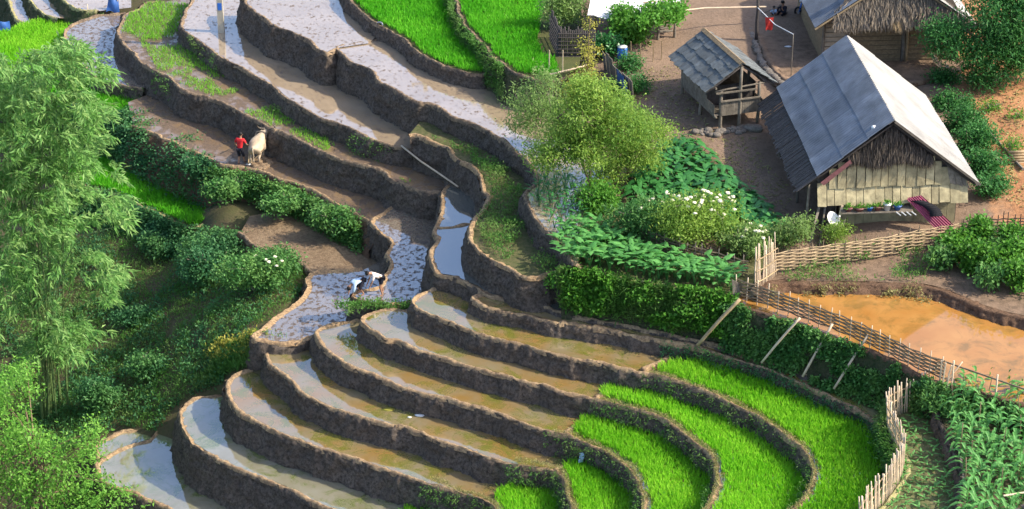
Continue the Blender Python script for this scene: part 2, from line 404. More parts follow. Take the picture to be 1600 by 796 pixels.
terrace('T3', 4.05, [(480,532),(445,534),(425,540),(417,550),(420,568),(437,583),(455,597),(470,613),(500,629),(550,647),(600,660),(637,668),(687,689),(737,704),(775,719),(837,729),(868,737),(880,752),(888,775),(892,800),(895,840)], [(1080,840),(1040,770),(1000,720),(950,690),(880,680),(780,660),(700,635),(600,605),(540,580),(512,550),(508,528)], 1.5, tread='w_mid', label='fourth flooded rice terrace from the valley')
terrace('T4', 4.97, [(570,497),(550,499),(512,505),(496,514),(494,524),(499,534),(515,553),(550,573),(600,594),(625,605),(675,617),(737,634),(800,653),(850,669),(885,680),(905,687),(950,707),(980,727),(998,750),(1004,772),(1001,800),(995,840)], [(1180,840),(1160,770),(1120,700),(1060,660),(980,635),(900,625),(800,600),(700,572),(640,548),(595,530),(580,510)], 1.4, tread='w_mid', label='fifth flooded rice terrace from the valley')
terrace('T5', 5.82, [(645,483),(600,484),(575,489),(566,497),(571,506),(600,527),(620,530),(640,541),(675,553),(725,570),(800,590),(850,603),(900,617),(935,625),(975,634),(1025,651),(1075,681),(1110,712),(1121,738),(1115,772),(1104,797),(1085,840)], [(1310,840),(1300,770),(1250,700),(1180,650),(1080,610),(1000,585),(900,560),(800,545),(720,525),(685,505),(665,490)], 1.35, tread='w_mid', label='sixth flooded rice terrace from the valley')
terrace('T6', 6.65, [(725,443),(710,445),(690,447),(670,452),(649,463),(644,473),(662,486),(700,500),(737,517),(787,530),(850,548),(900,560),(950,570),(1000,582),(1030,588),(1075,602),(1125,621),(1175,644),(1225,678),(1257,707),(1274,732),(1272,750),(1250,782),(1235,798),(1205,840)], [(1410,840),(1425,760),(1405,700),(1340,650),(1250,610),(1150,570),(1050,545),(950,522),(850,505),(780,492),(750,475)], 1.3, tread='w_mid', label='upper flooded rice terrace running into rice')
terrace('T7', 7.22, [(754,458),(743,461),(739,467),(760,478),(800,488),(850,498),(872,503),(887,505),(950,515),(1000,526),(1037,532),(1075,540),(1125,552),(1175,569),(1225,587),(1275,607),(1325,632),(1350,646),(1372,662),(1388,690),(1394,725)], [(1440,720),(1420,660),(1380,615),(1300,585),(1250,568),(1200,552),(1125,530),(1050,508),(1000,496),(900,478),(825,460),(775,450)], 1.1, rim_w=.22, tread='w_mid', label='narrow water channel terrace below the bank')
terrace('T8', 7.36, [(706,287),(698,292),(692,304),(690,326),(677,359),(681,374),(671,396),(677,415),(684,428),(712,433),(740,445),(757,456),(790,466),(825,473),(860,482),(900,493),(950,503),(1000,511),(1050,521),(1125,541),(1200,565),(1250,580),(1300,600),(1375,632)], [(1385,610),(1300,580),(1200,545),(1125,520),(1050,500),(950,480),(880,465),(840,450),(810,435),(780,415),(760,390),(755,350),(765,320),(750,300),(725,282)], 1.9, rim_w=.2, rim_h=.06, tread='w_blue', label='blue narrow paddy curving into a ditch')
terrace('G', 8.65, [(640,211),(650,211),(675,222),(700,229),(707,241),(732,256),(747,274),(751,294),(760,306),(755,324),(738,341),(732,369),(752,396),(787,413),(812,428),(837,433),(865,425),(890,417)], [(905,400),(880,360),(858,320),(860,285),(840,262),(800,242),(750,212),(700,190),(660,186)], 1.6, tread='soil_grass', label='fallow terrace grown over with grass', bund='bund_dry')
terrace('P5', 9.5, [(592,60),(575,63),(555,66),(530,70),(524,75),(530,83),(550,96),(575,107),(592,127),(625,145),(650,159),(675,164),(712,182),(750,197),(780,217),(800,233),(825,254),(838,274),(838,285),(826,295),(820,308),(837,344),(850,361),(875,384),(885,398),(893,414)], [(905,402),(940,375),(965,300),(935,250),(885,200),(820,150),(750,115),(700,100),(650,80),(610,50)], 2.0, tread='w_mud', label='broad muddy paddy bending round the grassy terrace', bund='bund_mud')
terrace('P6', 9.55, [(378,-18),(382,0),(386,7),(400,20),(425,37),(470,55),(500,78),(514,82),(526,74)], [(575,68),(610,40),(585,0),(570,-20)], 2.0, tread='w_mud', label='muddy paddy gleaming white at the top', bund='bund_mud')
terrace('P4', 7.9, [(302,-14),(295,6),(283,30),(286,46),(312,67),(345,90),(400,118),(425,135),(462,160),(500,182),(545,198),(575,215),(612,226),(640,231),(665,232)], [(685,215),(640,190),(560,130),(500,95),(450,70),(400,45),(388,20),(398,-18)], 1.4, tread='w_mud', label='muddy paddy with the utility pole', bund='bund_mud')
terrace('P3', 7.03, [(248,1),(228,3),(217,12),(195,22),(188,34),(182,50),(188,62),(205,80),(220,97),(250,112),(263,122),(287,140),(325,152),(355,162),(382,180),(400,187),(437,204),(470,219),(500,234),(550,253),(595,266),(612,281),(637,291),(665,301),(692,303)], [(705,285),(660,262),(600,235),(540,210),(480,170),(400,120),(320,75),(297,45),(297,20),(302,-4)], 2.0, tread='w_plough', label='terrace of sprouting rice seedlings', bund='bund_mud')
terrace('P2', 5.65, [(205,195),(237,206),(275,224),(320,244),(345,256),(377,261),(407,268),(437,278),(468,288),(500,304),(530,320),(560,336),(577,346),(592,362)], [(665,335),(650,300),(610,290),(540,270),(475,250),(420,220),(360,185),(290,160),(240,145),(200,160)], 2.6, batter=.45, rim_h=.07, riser='riser_brown', tread='w_plough', label='muddy terrace being ploughed')
terrace('M2', 5.8, [(660,323),(640,316),(615,321),(590,334),(578,344),(586,358),(604,370),(613,379),(605,393),(606,414),(597,428),(599,438),(585,449),(558,455),(552,462),(571,472),(616,473),(648,472)], [(672,455),(675,420),(685,385),(695,360),(695,340),(678,320)], 1.6, tread='w_mud2', label='muddy paddy with the stooping worker', bund='bund_dry')
terrace('M1', 4.5, [(565,416),(545,419),(512,422),(487,425),(477,435),(477,455),(462,473),(437,490),(412,508),(394,520),(395,529),(420,534),(450,535),(480,531),(502,519)], [(575,505),(620,480),(640,450),(640,415),(600,405)], 1.3, rim_w=.3, tread='w_mud2', label='muddy paddy above the dark green slope', bund='bund_dry')
terrace('P1', 4.4, [(372,362),(385,373),(398,382),(425,394),(450,402),(470,412),(482,424),(500,428)], [(570,440),(640,420),(650,385),(620,360),(570,345),(500,335),(440,328),(390,338)], 1.3, tread='mudfloor', riser='riser_brown', label='bare earth terrace below the ploughed one', bund='bund_mud')
terrace('L', 5.95, [(197,19),(155,22),(140,26),(112,37),(100,47),(100,60),(108,80),(125,100),(150,120),(175,128),(222,138)], [(245,125),(225,100),(210,75),(205,50),(210,22)], 1.3, tread='w_mud2', label='muddy paddy behind the bamboo', bund='bund_mud')
terrace('GR2', 5.2, [(55,152),(100,158),(132,168),(180,192),(215,203),(245,206)], [(275,190),(230,165),(190,138),(140,122),(95,118)], 1.6, batter=.5, rim_h=.06, riser='riser_green', bund='bund_grass', tread='soil_rice', label='narrow rice strip under the muddy paddy')
terrace('GR1', 5.1, [(-60,98),(-20,105),(0,112),(25,120),(57,130),(84,132)], [(135,112),(125,60),(128,40),(110,28),(75,28),(40,38),(0,55),(-60,72)], 1.6, batter=.4, rim_h=.06, riser='riser_green', bund='bund_grass', tread='soil_rice', label='sunlit rice paddy behind the bamboo')
terrace('GR3', 3.4, [(100,276),(150,295),(195,309),(237,329),(270,345),(300,355),(320,351)], [(345,335),(285,298),(230,265),(180,243),(120,240)], 1.5, batter=.6, rim_h=.06, riser='riser_green', bund='bund_grass', tread='soil_rice', label='narrow rice strip beside the bamboo')
terrace('TR1', 10.2, [(535,-20),(547,0),(570,24),(595,39),(625,57),(650,77),(675,94),(712,107),(750,115),(772,108)], [(795,92),(770,60),(740,25),(730,-20)], 1.2, tread='soil_rice', label='rice paddy above the broad muddy paddy', bund='bund_mud')
terrace('TR2', 11.0, [(706,-20),(713,2),(717,22),(725,37),(750,65),(775,92),(800,110),(822,119),(850,124),(885,118)], [(905,105),(912,60),(905,-20)], 1.7, batter=.3, riser='riser_green', tread='soil_rice', label='upper rice paddy beside the woven shed', bund='bund_mud')
terrace('GARDEN', 9.15, [(872,422),(892,421),(954,430),(1032,445),(1100,456),(1150,466)], [(1185,440),(1205,385),(1100,300),(965,280),(905,330),(888,390)], 2.0, batter=.32, rim_h=.06, riser='riser_green', bund='bund_grass', tread='soil_grass', label='vegetable garden terrace above the bank')
terrace('POND', 9.05, [(1140,470),(1170,480),(1250,507),(1330,537),(1400,567),(1450,592),(1480,600),(1540,614),(1600,636),(1680,662)], [(1740,600),(1680,500),(1600,470),(1480,430),(1325,415),(1225,420),(1185,440),(1150,458)], 2.1, batter=.30, rim_h=.14, rim_w=.3, riser='riser_green', bund='riser_brown', tread='w_pond', label='orange fish pond inside the woven fence', water_dz=-.03)
terrace('SHORE', 9.35, [(1180,458),(1196,451),(1225,443),(1325,444),(1400,447),(1445,449),(1487,461),(1537,481),(1600,498),(1680,522)], [(1740,480),(1700,380),(1600,345),(1450,362),(1330,385),(1215,405),(1190,430)], 1.0, batter=.7, rim_h=.04, rim_w=.4, riser='riser_brown', bund='riser_brown', tread='yard', label='earth bank behind the pond')
terrace('SEED', 7.8, [(1445,600),(1420,612),(1400,627),(1388,650),(1394,680),(1411,718),(1406,750),(1386,776),(1360,806),(1340,840)], [(1570,840),(1550,720),(1490,650),(1475,615)], 1.6, batter=.3, riser='riser_green', bund='bund_grass', tread='seedbed', label='wet seedbed inside the stake fence')
terrace('CORN', 8.3, [(1478,600),(1466,622),(1466,645),(1478,682),(1494,720),(1502,760),(1496,800),(1490,840)], [(1740,840),(1740,650),(1600,628),(1530,602)], 1.0, batter=.2, rim_h=.06, riser='riser', bund='riser', tread='ground', label='maize garden beside the pond')
terrace('YARD2', 11.0, [(1172,-24),(1176,20),(1180,48),(1188,72),(1203,98),(1222,120),(1245,136),(1300,146),(1400,132),(1490,118)], [(1580,80),(1620,-24)], .9, batter=.25, rim_h=.05, rim_w=.3, riser='riser_brown', bund='yard', tread='yard', label='upper earth yard of the thatched house')
for i, (z, f, b) in enumerate(((4.9, [(4,-18),(14,5),(22,25),(36,36),(62,38)], [(135,42),(135,-18)]), (5.5, [(40,-18),(50,5),(65,20),(90,28)], [(145,30),(145,-18)]), (6.1, [(84,-18),(100,2),(125,14),(152,17)], [(205,12),(205,-18)]))):
    terrace('F%d' % i, z, f, b, 1.2, batter=.5, riser='riser_green', bund='bund_grass', tread='w_mud', label=('lowest', 'middle', 'topmost')[i]+' far paddy beyond the sunlit rice')

def mud_bar(pts, z, label, r=.13):
    mb = MB(); w = resample(np.array([P(x, y, z) for x, y in smooth_px(pts, 4)]), .12); w = w+np.c_[fnoise(w, 2., 2, 3)*.05, fnoise(w, 2., 2, 4)*.05, fnoise(w, 2.5, 2, 5)*.03-.03]
    mb.tube(w, r*(1+.25*fnoise(w, 2.5, 2, 6)), 8); tag(mb.build('mud_bar', MAT['bund_dry'], None, True), label, kind='structure')
mud_bar([(1003,580),(1025,570),(1050,556)], 6.66, 'mud bar between upper paddy and rice', .16)
mud_bar([(930,622),(948,612),(965,598)], 5.83, 'mud bar before the second curved rice paddy')
mud_bar([(882,678),(900,668),(925,655)], 4.98, 'mud bar before the third curved rice paddy')
mud_bar([(866,737),(880,731),(905,720)], 4.06, 'mud bar before the small rounded rice paddy')
mud_bar([(684,357),(705,356),(722,352),(740,350)], 7.37, 'low mud bar across the blue narrow paddy', .1)
# ================================================================ vegetation
MAT['rice'] = m_leaf('rice_blades', (.13, .42, .012), (.25, .58, .03), (.32, .62, .045), .45, patch=.35)
MAT['rice_top'] = m_leaf('rice_blades_dense', (.06, .32, .010), (.11, .44, .02), (.17, .52, .03), .45, patch=.3)
MAT['sprout'] = m_leaf('rice_sprouts', (.16, .40, .03), (.26, .52, .06), None, .4)
MAT['grass'] = m_leaf('bank_grass', (.06, .18, .03), (.12, .28, .05), (.17, .26, .07), .35)
MAT['grass_dry'] = m_leaf('dry_grass', (.24, .24, .08), (.36, .33, .14), None, .3)
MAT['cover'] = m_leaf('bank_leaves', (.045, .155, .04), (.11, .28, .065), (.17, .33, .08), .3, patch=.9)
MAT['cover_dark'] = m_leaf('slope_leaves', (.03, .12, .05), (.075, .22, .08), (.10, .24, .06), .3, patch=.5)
MAT['cover_bright'] = m_leaf('bright_bank_leaves', (.06, .20, .02), (.13, .33, .04), None, .35)
MAT['bamboo_leaf'] = m_leaf('bamboo_leaf', (.065, .21, .04), (.31, .47, .15), (.12, .30, .06), .38, patch=.7)
MAT['bamboo_culm'] = m_plain('bamboo_culm', (.10, .16, .05), .5, .4, .4, 3)
MAT['lime_leaf'] = m_leaf('lime_tree_leaf', (.075, .25, .025), (.25, .49, .08), None, .4)
MAT['willow_leaf'] = m_leaf('fine_tree_leaf', (.16, .30, .045), (.34, .48, .09), (.10, .22, .03), .4, patch=.5)
MAT['shrub_grey'] = m_leaf('grey_green_leaf', (.14, .26, .06), (.26, .38, .12), None, .4)
MAT['yellow_leaf'] = m_leaf('yellow_leaf', (.34, .36, .05), (.52, .46, .10), (.22, .30, .05), .4)
MAT['tree_dark'] = m_leaf('dark_tree_leaf', (.032, .14, .035), (.08, .25, .06), None, .35)
MAT['taro'] = m_leaf('broad_garden_leaf', (.032, .16, .038), (.075, .27, .065), None, .3, rough=.4, spec=.4)
MAT['crop'] = m_leaf('upright_garden_leaf', (.06, .22, .05), (.15, .40, .10), None, .35, rough=.45, spec=.35)
MAT['corn'] = m_leaf('maize_leaf', (.09, .28, .065), (.18, .42, .12), None, .35, rough=.45)
MAT['flower'] = m_plain('white_flower', (.72, .68, .50), .7, .2, .15)
MAT['bark'] = m_plain('bark', (.22, .16, .10), .9, .2, .5, 5, bump=.6)
MAT['twig'] = m_plain('grey_twig', (.30, .26, .20), .9, .2, .4, 5)

def unit(a): return a/(np.linalg.norm(a, axis=-1, keepdims=True)+1e-9)
def rdir(n, up=0.0):
    d = rng.normal(size=(n, 3)); d = unit(d); d[:, 2] += up; return unit(d)
def AY(px, py, y):
    d = ray(px, py); t = y/d[1]; return np.array([d[0]*t, y, CAMZ+d[2]*t])
def leaves(C, D, N, L, Wd, fold=.12, droop=.1):
    """rhombic folded leaves, two triangles each"""
    n = len(C); L = np.broadcast_to(L, (n,))[:, None]; Wd = np.broadcast_to(Wd, (n,))[:, None]
    S = unit(np.cross(D, N)); N2 = unit(np.cross(S, D))
    b = C; m = C+D*L*.45; tip = C+D*L-np.array([0, 0, 1])*L*droop
    V = np.stack([b, m-S*Wd/2+N2*Wd*fold, tip, m+S*Wd/2+N2*Wd*fold], 1).reshape(-1, 3)
    i = np.arange(n)*4; F = np.concatenate([np.stack([i, i+1, i+2], 1), np.stack([i, i+2, i+3], 1)])
    return V, F
def leafobj(name, C, D, N, L, Wd, mat, parent=None, droop=.1, local=False):
    V, F = leaves(C, D, N, L, Wd, droop=droop); return link(name, np_mesh(name, V, F), MAT[mat], parent, local)
def blades(pts, k, L, Wd, lean=.35, spread=.05):
    n = len(pts)*k; C = np.repeat(pts, k, 0).astype(float).copy(); C[:, :2] += rng.normal(size=(n, 2))*spread
    D = rng.normal(size=(n, 3))*lean; D[:, 2] = 1; D = unit(D); N = rdir(n)
    Lv = np.repeat(np.broadcast_to(L, (len(pts),)), k)*rng.uniform(.7, 1.15, n)
    return C, D, N, Lv, Wd*rng.uniform(.7, 1.3, n)
def fill_poly(poly, sp, jit=.5):
    lo, hi = poly[:, :2].min(0), poly[:, :2].max(0)
    X, Y = np.meshgrid(np.arange(lo[0], hi[0], sp), np.arange(lo[1], hi[1], sp)); q = np.stack([X.ravel(), Y.ravel()], 1)
    q += rng.uniform(-jit, jit, q.shape)*sp; return q[in_poly(q, poly)]
def pxpoly(pts, z): return np.array([P(x, y, z) for x, y in pts])
def shrink_ok(q, key, d):
    """points at least d inside the front edge"""
    fr = TERR[key]['front'][::3]; out = np.ones(len(q), bool)
    for i in range(0, len(q), 4000):
        out[i:i+4000] = np.min(np.linalg.norm(q[i:i+4000, None]-fr[None], axis=2), 1) > d
    return q[out]

# ---- rice fields (nobody could count the blades): one object for each paddy
def rice(key, zone, label, mat='rice', sp=.125, L=.42, inset=.34, k=6, Wd=.045, name='rice', lean=.28):
    z = TERR[key]['z']; q = fill_poly(TERR[key]['poly'], sp)
    if zone is not None: q = q[in_poly(q, pxpoly(zone, z))]
    q = shrink_ok(q, key, inset); p = np.c_[q, np.full(len(q), z-.02)]
    Lh = L*(1+.16*fnoise(p, .7, 3, 5))
    C, D, N, Lv, Wv = blades(p, k, Lh, Wd, lean)
    return tag(leafobj(name, C, D, N, Lv, Wv, mat, droop=.12), label, 'rice', kind='stuff')
rice('T6', [(1032,592),(1024,580),(1036,572),(1060,568),(1110,566),(1440,640),(1430,740),(1372,742),(1370,770),(1340,850),(1100,850)], 'bright green rice on the upper terrace beside the stake fence')
rice('T5', [(945,628),(940,612),(958,602),(1000,590),(1300,650),(1300,850),(1000,850)], 'bright green rice in the second curved paddy below the channel')
rice('T4', [(900,685),(898,668),(915,655),(960,640),(1200,690),(1200,850),(920,850)], 'bright green rice in the third curved paddy below the channel')
rice('T3', [(878,742),(880,728),(905,718),(950,700),(1100,760),(1100,850),(860,850)], 'bright green rice in the small rounded paddy at the terrace ends')
rice('T2', [(772,785),(780,768),(805,755),(860,740),(980,780),(980,850),(760,850)], 'round patch of bright rice next to the third terrace')
rice('T1', [(625,802),(645,790),(680,782),(740,780),(780,850),(600,850)], 'tip of a rice patch at the end of the second terrace')
rice('TR1', None, 'dense green rice above the broad muddy paddy', 'rice_top', .15, .4, .3, 6, .055)
rice('TR2', [(700,-20),(715,30),(800,110),(850,122),(872,118),(868,95),(848,90),(838,60),(848,20),(860,-20)], 'dense green rice beside the woven shed', 'rice_top', .15, .4, .3, 6, .055)
rice('GR1', None, 'sunlit green rice behind the bamboo tops', 'rice', .15, .4, .25, 6, .055)
rice('GR2', None, 'strip of green rice under the muddy paddy wall', 'rice_top', .15, .38, .25, 6, .05)
rice('GR3', None, 'strip of green rice beside the bamboo', 'rice_top', .15, .38, .25, 6, .05)
# sprouting seedlings, thin and patchy
def sprouts(key, zone, label, sp, L, thr, mat='sprout', k=4):
    z = TERR[key]['z']; q = fill_poly(TERR[key]['poly'], sp); q = q[in_poly(q, pxpoly(zone, z))]; q = shrink_ok(q, key, .25)
    p = np.c_[q, np.full(len(q), z-.02)]; p = p[fnoise(p, .55, 3, 11) > thr]
    C, D, N, Lv, Wv = blades(p, k, L, .035, .35); return tag(leafobj('rice_sprouts', C, D, N, Lv, Wv, mat), label, 'rice', kind='stuff')
sprouts('P3', [(225,3),(300,8),(296,40),(268,60),(240,65),(215,58),(180,45)], 'tall rice seedlings at the far end of the sprouting terrace', .15, .3, -.35)
sprouts('P3', [(215,58),(300,50),(345,112),(420,155),(500,190),(520,245),(440,205),(350,160),(250,115)], 'thin rice seedlings standing in the wet terrace', .16, .24, -.12)
sprouts('P3', [(500,190),(640,250),(640,290),(500,240)], 'few last seedlings on the muddy terrace end', .22, .2, .25)

# ---- cover of banks and slopes
def riser_pts(key, n, row=(0, 1), px=None):
    VR = TERR[key]['VR']; a, b = VR.shape[:2]; r = rng.uniform(row[0]*(a-1), row[1]*(a-1), n).astype(int).clip(0, a-1); c = rng.integers(0, b, n)
    p = VR[r, c]
    if px is not None:
        x = np.array([pix(q)[0] for q in p]); ok = (x > px[0]) & (x < px[1]); p, c = p[ok], c[ok]
    nn = np.c_[TERR[key]['n'][c], np.full(len(c), .5)]; return p, unit(nn)
def cover(name, p, nn, k, L, Wd, mat, label, spread=.12, up=.5, cat='plants', kind='stuff', droop=.2, patch=None, clump=.3):
    if patch is not None: ok = fnoise(p, patch[0], 3, patch[2] if len(patch) > 2 else 2) > patch[1]; p, nn = p[ok], nn[ok]
    n = len(p)*k; C = np.repeat(p, k, 0)+rng.normal(size=(n, 3))*spread; b = np.repeat(nn, k, 0)
    bulge = np.clip(fnoise(np.repeat(p, k, 0), .85, 3, 31)+.1, 0, 1)*clump
    C += b*(abs(rng.normal(size=(n, 1)))*spread+bulge[:, None]*rng.uniform(.3, 1, (n, 1)))
    D = unit(rng.normal(size=(n, 3))*.7+b*.7+np.array([0, 0, up])); N = unit(rng.normal(size=(n, 3))*.6+np.array([0, 0, 1.]))
    return tag(leafobj(name, C, D, N, L*rng.uniform(.6, 1.3, n), Wd*rng.uniform(.7, 1.3, n), mat, droop=droop), label, cat, kind=kind)
def base_pts(poly, n, z=None):
    poly = np.array(poly, float); lo, hi = poly.min(0), poly.max(0); q = rng.uniform(lo, hi, (n*3, 2)); q = q[in_poly(q, poly)][:n]
    p = on_base(q) if z is None else np.array([P(x, y, z) for x, y in q])
    return p, np.tile([0, 0, 1.], (len(p), 1))
SLOPE = [(-60,420),(100,380),(200,355),(300,360),(372,366),(430,402),(475,420),(478,455),(430,495),(392,522),(420,545),(352,580),(350,600),(285,625),(270,640),(245,675),(190,668),(140,690),(90,720),(-60,720)]
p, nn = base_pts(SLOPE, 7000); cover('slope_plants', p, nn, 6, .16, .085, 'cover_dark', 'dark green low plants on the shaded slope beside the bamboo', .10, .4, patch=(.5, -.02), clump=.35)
p, nn = base_pts(SLOPE, 12500); cover('slope_grass', p, nn, 5, .17, .04, 'grass', 'green grass on the slope beside the bamboo', .08, .9, patch=(.6, -.5, 8), clump=.06)
p, nn = base_pts([(300,610),(345,560),(400,530),(450,540),(420,560),(355,590)], 900); cover('slope_grass', p, nn, 6, .26, .05, 'grass', 'grass on the bank below the low muddy paddy', .1, .9)
p, nn = base_pts([(325,560),(340,540),(395,528),(425,536),(400,552),(345,572)], 380); cover('yellow_plants', p, nn, 6, .2, .08, 'yellow_leaf', 'yellow green low plants at the corner of the muddy paddy', .12, .6)
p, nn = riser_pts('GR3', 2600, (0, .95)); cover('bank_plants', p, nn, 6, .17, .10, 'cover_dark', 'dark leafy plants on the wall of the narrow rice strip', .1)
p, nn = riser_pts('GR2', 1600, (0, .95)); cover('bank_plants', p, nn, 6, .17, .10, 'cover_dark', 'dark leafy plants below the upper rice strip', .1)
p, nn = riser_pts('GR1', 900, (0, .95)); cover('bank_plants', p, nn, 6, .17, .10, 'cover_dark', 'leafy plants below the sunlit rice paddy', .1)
p, nn = riser_pts('P2', 1800, (.12, .5), (330, 566)); cover('bank_grass', p, nn, 6, .26, .05, 'grass', 'tall grass among the plants below the plough', .1, .7)
p, nn = riser_pts('P2', 3000, (.12, .5), (330, 566)); cover('bank_plants', p, nn, 7, .17, .095, 'cover', 'dense leafy plants hanging over the wall below the plough', .14)
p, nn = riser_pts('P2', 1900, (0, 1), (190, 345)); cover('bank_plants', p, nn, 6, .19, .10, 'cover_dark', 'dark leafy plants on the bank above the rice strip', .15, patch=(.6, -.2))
p, nn = riser_pts('GARDEN', 4200, (-.0, .72)); cover('bank_plants', p, nn, 6, .22, .12, 'cover_bright', 'bright leafy plants covering the bank below the garden', .11, patch=(.75, -.12), clump=.45)
p, nn = riser_pts('GARDEN', 2200, (0, .8)); cover('bank_grass', p, nn, 5, .3, .04, 'grass', 'grass on the bank below the garden', .08, 1.0)
p, nn = riser_pts('POND', 5600, (.0, .93), (1130, 1480)); cover('bank_plants', p, nn, 6, .17, .095, 'cover', 'dark green plants on the bank below the pond fence', .06, patch=(.7, -.3), clump=.16)
p, nn = riser_pts('POND', 1500, (0, 1), (1440, 1640)); cover('bank_plants', p, nn, 6, .18, .08, 'cover', 'plants on the bank between pond and maize', .14)
p, nn = riser_pts('TR2', 2000, (0, .8), (700, 790)); cover('bank_grass', p, nn, 5, .16, .05, 'grass', 'grass on the wall between the two upper rice paddies', .06, .4)
p, nn = riser_pts('P4', 1500, (0, 1)); cover('wall_grass', p, nn, 4, .12, .04, 'grass', 'sparse grass on the wall below the pole paddy', .06, .1, patch=(.5, .1))
p, nn = riser_pts('L', 700, (.0, 1), (140, 260)); cover('wall_grass', p, nn, 4, .14, .05, 'grass', 'grass on the wall of the muddy paddy behind the bamboo', .06, .2, patch=(.6, 0))
p, nn = riser_pts('P3', 900, (0, 1), (240, 292)); cover('wall_grass', p, nn, 5, .15, .05, 'grass', 'green streak of grass on the seedling terrace wall', .06, .2, patch=(.5, -.1))
p, nn = riser_pts('SHORE', 1500, (0, 1), (1200, 1470)); cover('shore_grass', p, nn, 4, .16, .05, 'grass_dry', 'dry grass and weeds hanging to the pond', .08, .3, patch=(.9, -.1))
p, nn = riser_pts('SEED', 1300, (0, 1)); cover('bank_grass', p, nn, 5, .22, .05, 'grass', 'grass on the wall below the stake fence', .1, .5)
for key, a, b, nm in (('T6', 1000, 1300, 'first'), ('T5', 925, 1130, 'second'), ('T4', 850, 1010, 'third'), ('T3', 790, 900, 'fourth'), ('T2', 660, 800, 'fifth')):
    p, nn = riser_pts(key, 1500, (0, 1), (a, b)); cover('wall_grass', p, nn, 4, .13, .035, 'grass', nm + ' grassy wall down from the channel, below a curved rice paddy', .05, .1)
    VB = TERR[key]['VB']; c = rng.integers(0, VB.shape[1], 2600); r = rng.integers(1, 6, 2600); q = VB[r, c]; x = np.array([pix(v)[0] for v in q]); q = q[(x > a+15) & (x < b+15)]
    cover('bund_grass', q, np.tile([0, 0, 1.], (len(q), 1)), 2, .10, .03, 'grass_dry', nm + ' dry grassy bund down from the channel, round the rice', .03, .8)
p, nn = riser_pts('T7', 2200, (0, 1), (1030, 1400)); cover('wall_grass', p, nn, 4, .13, .045, 'cover_dark', 'dark plants on the channel wall above the rice', .05, .1)
p, nn = base_pts([(640,205),(690,220),(745,235),(790,262),(815,300),(815,350),(845,395),(875,420),(835,430),(790,410),(760,390),(745,350),(770,310),(760,280),(735,250),(700,225)], 2300, 8.66)
cover('fallow_grass', p, nn, 5, .15, .045, 'grass', 'short grass and weeds on the fallow terrace', .07, .5, patch=(.7, -.25))
p, nn = base_pts([(520,476),(560,474),(640,476),(650,486),(570,488),(548,497)], 240, 5.75); cover('bund_plants', p, nn, 5, .16, .06, 'grass', 'green weeds between the stooping worker and the terraces', .08, .6)
p, nn = base_pts([(1220,410),(1330,392),(1440,372),(1450,440),(1330,440),(1230,440)], 520, 9.38); cover('shore_grass', p, nn, 5, .22, .05, 'grass', 'weeds on the pond shore under the woven fence', .1, .6, patch=(.8, .0))
p, nn = base_pts([(1430,600),(1470,590),(1600,610),(1600,650),(1480,660),(1440,640)], 500, 8.4); cover('weeds', p, nn, 6, .28, .07, 'cover', 'weeds between the stake fence and the maize', .14, .7)

# ---- trees and shrubs
FLOWER = []
for i in range(3):
    mb = MB(); mb.ell((0, 0, 0), (.10, .095, .05), 9, 5, lambda v: v*(1+.35*vnoise(v, 3.1, 40+i))[:, None]); me = mb.mesh('flower_head'); me.materials.append(MAT['flower']); FLOWER.append(me)
def crown_pts(blobs, n, surf=.55):
    out = []; w = np.array([b[1][0]*b[1][1]*b[1][2] for b in blobs])**.67; w = w/w.sum()
    for (c, r), k in zip(blobs, rng.multinomial(n, w)):
        d = rdir(k); rr = np.where(rng.random(k) < surf, rng.uniform(.75, 1.05, k), rng.uniform(.1, .9, k)**.5)
        out.append(np.asarray(c)+d*rr[:, None]*np.asarray(r))
    return np.concatenate(out)
def plant_tree(name, label, cat, base, stems, blobs, nclump, kleaf, L, Wd, mat, bark='bark', spread=.22, up=.15, droop=.25, r0=.09, group=None, limbs=26, flower=0):
    """stems: list of point lists starting near the base; crown of leaf clumps round the blobs; limbs reach into the crown"""
    base = np.asarray(base, float); t = thing(name, label, cat, base, group)
    tr = MB(); ends = []
    for st in stems:
        st = np.array([base+np.asarray(s) for s in st]); st = resample(smooth_px(st, 5), .25); n = len(st)
        st = st+np.c_[vnoise(st, .9, 4), vnoise(st, .9, 5), np.zeros(n)]*.06*np.linspace(0, 1, n)[:, None]
        tr.tube(st, np.linspace(r0, r0*.3, n), 6); ends.append(st)
    cl = crown_pts(blobs, nclump)
    allst = np.concatenate([e[len(e)//3:] for e in ends])
    for c in cl[rng.choice(len(cl), min(limbs, len(cl)), False)]:
        dd = np.linalg.norm(allst-c, axis=1)+.8*np.maximum(0, allst[:, 2]-c[2]+.2); s = allst[np.argmin(dd)]
        mid = (s+c)/2+rng.normal(size=3)*.12+np.array([0, 0, .12]); tr.tube(smooth_px([s, mid, c], 3), np.linspace(r0*.38, r0*.08, 7), 4, False)
    tr.build('trunk', MAT[bark], t)
    n = len(cl)*kleaf; C = np.repeat(cl, kleaf, 0)+rng.normal(size=(n, 3))*spread*np.array([1, 1, .7])
    D = rdir(n, up); N = unit(rng.normal(size=(n, 3))*.7+np.array([0, 0, 1.]))
    leafobj('crown', C, D, N, L*rng.uniform(.65, 1.3, n), Wd*rng.uniform(.7, 1.3, n), mat, t, droop)
    if flower:
        top = cl[np.argsort(-(cl[:, 2]+.35*cl[:, 0]+rng.normal(size=len(cl))*.5))[:flower]]
        for q in top:
            o = link('flower_head', FLOWER[int(rng.integers(3))], None, t, True); o.location = Vector(q+np.array([0, -.08, .17])-base); o.rotation_euler = (rng.uniform(-.4, .2), rng.uniform(-.3, .3), rng.uniform(0, 6))
    return t
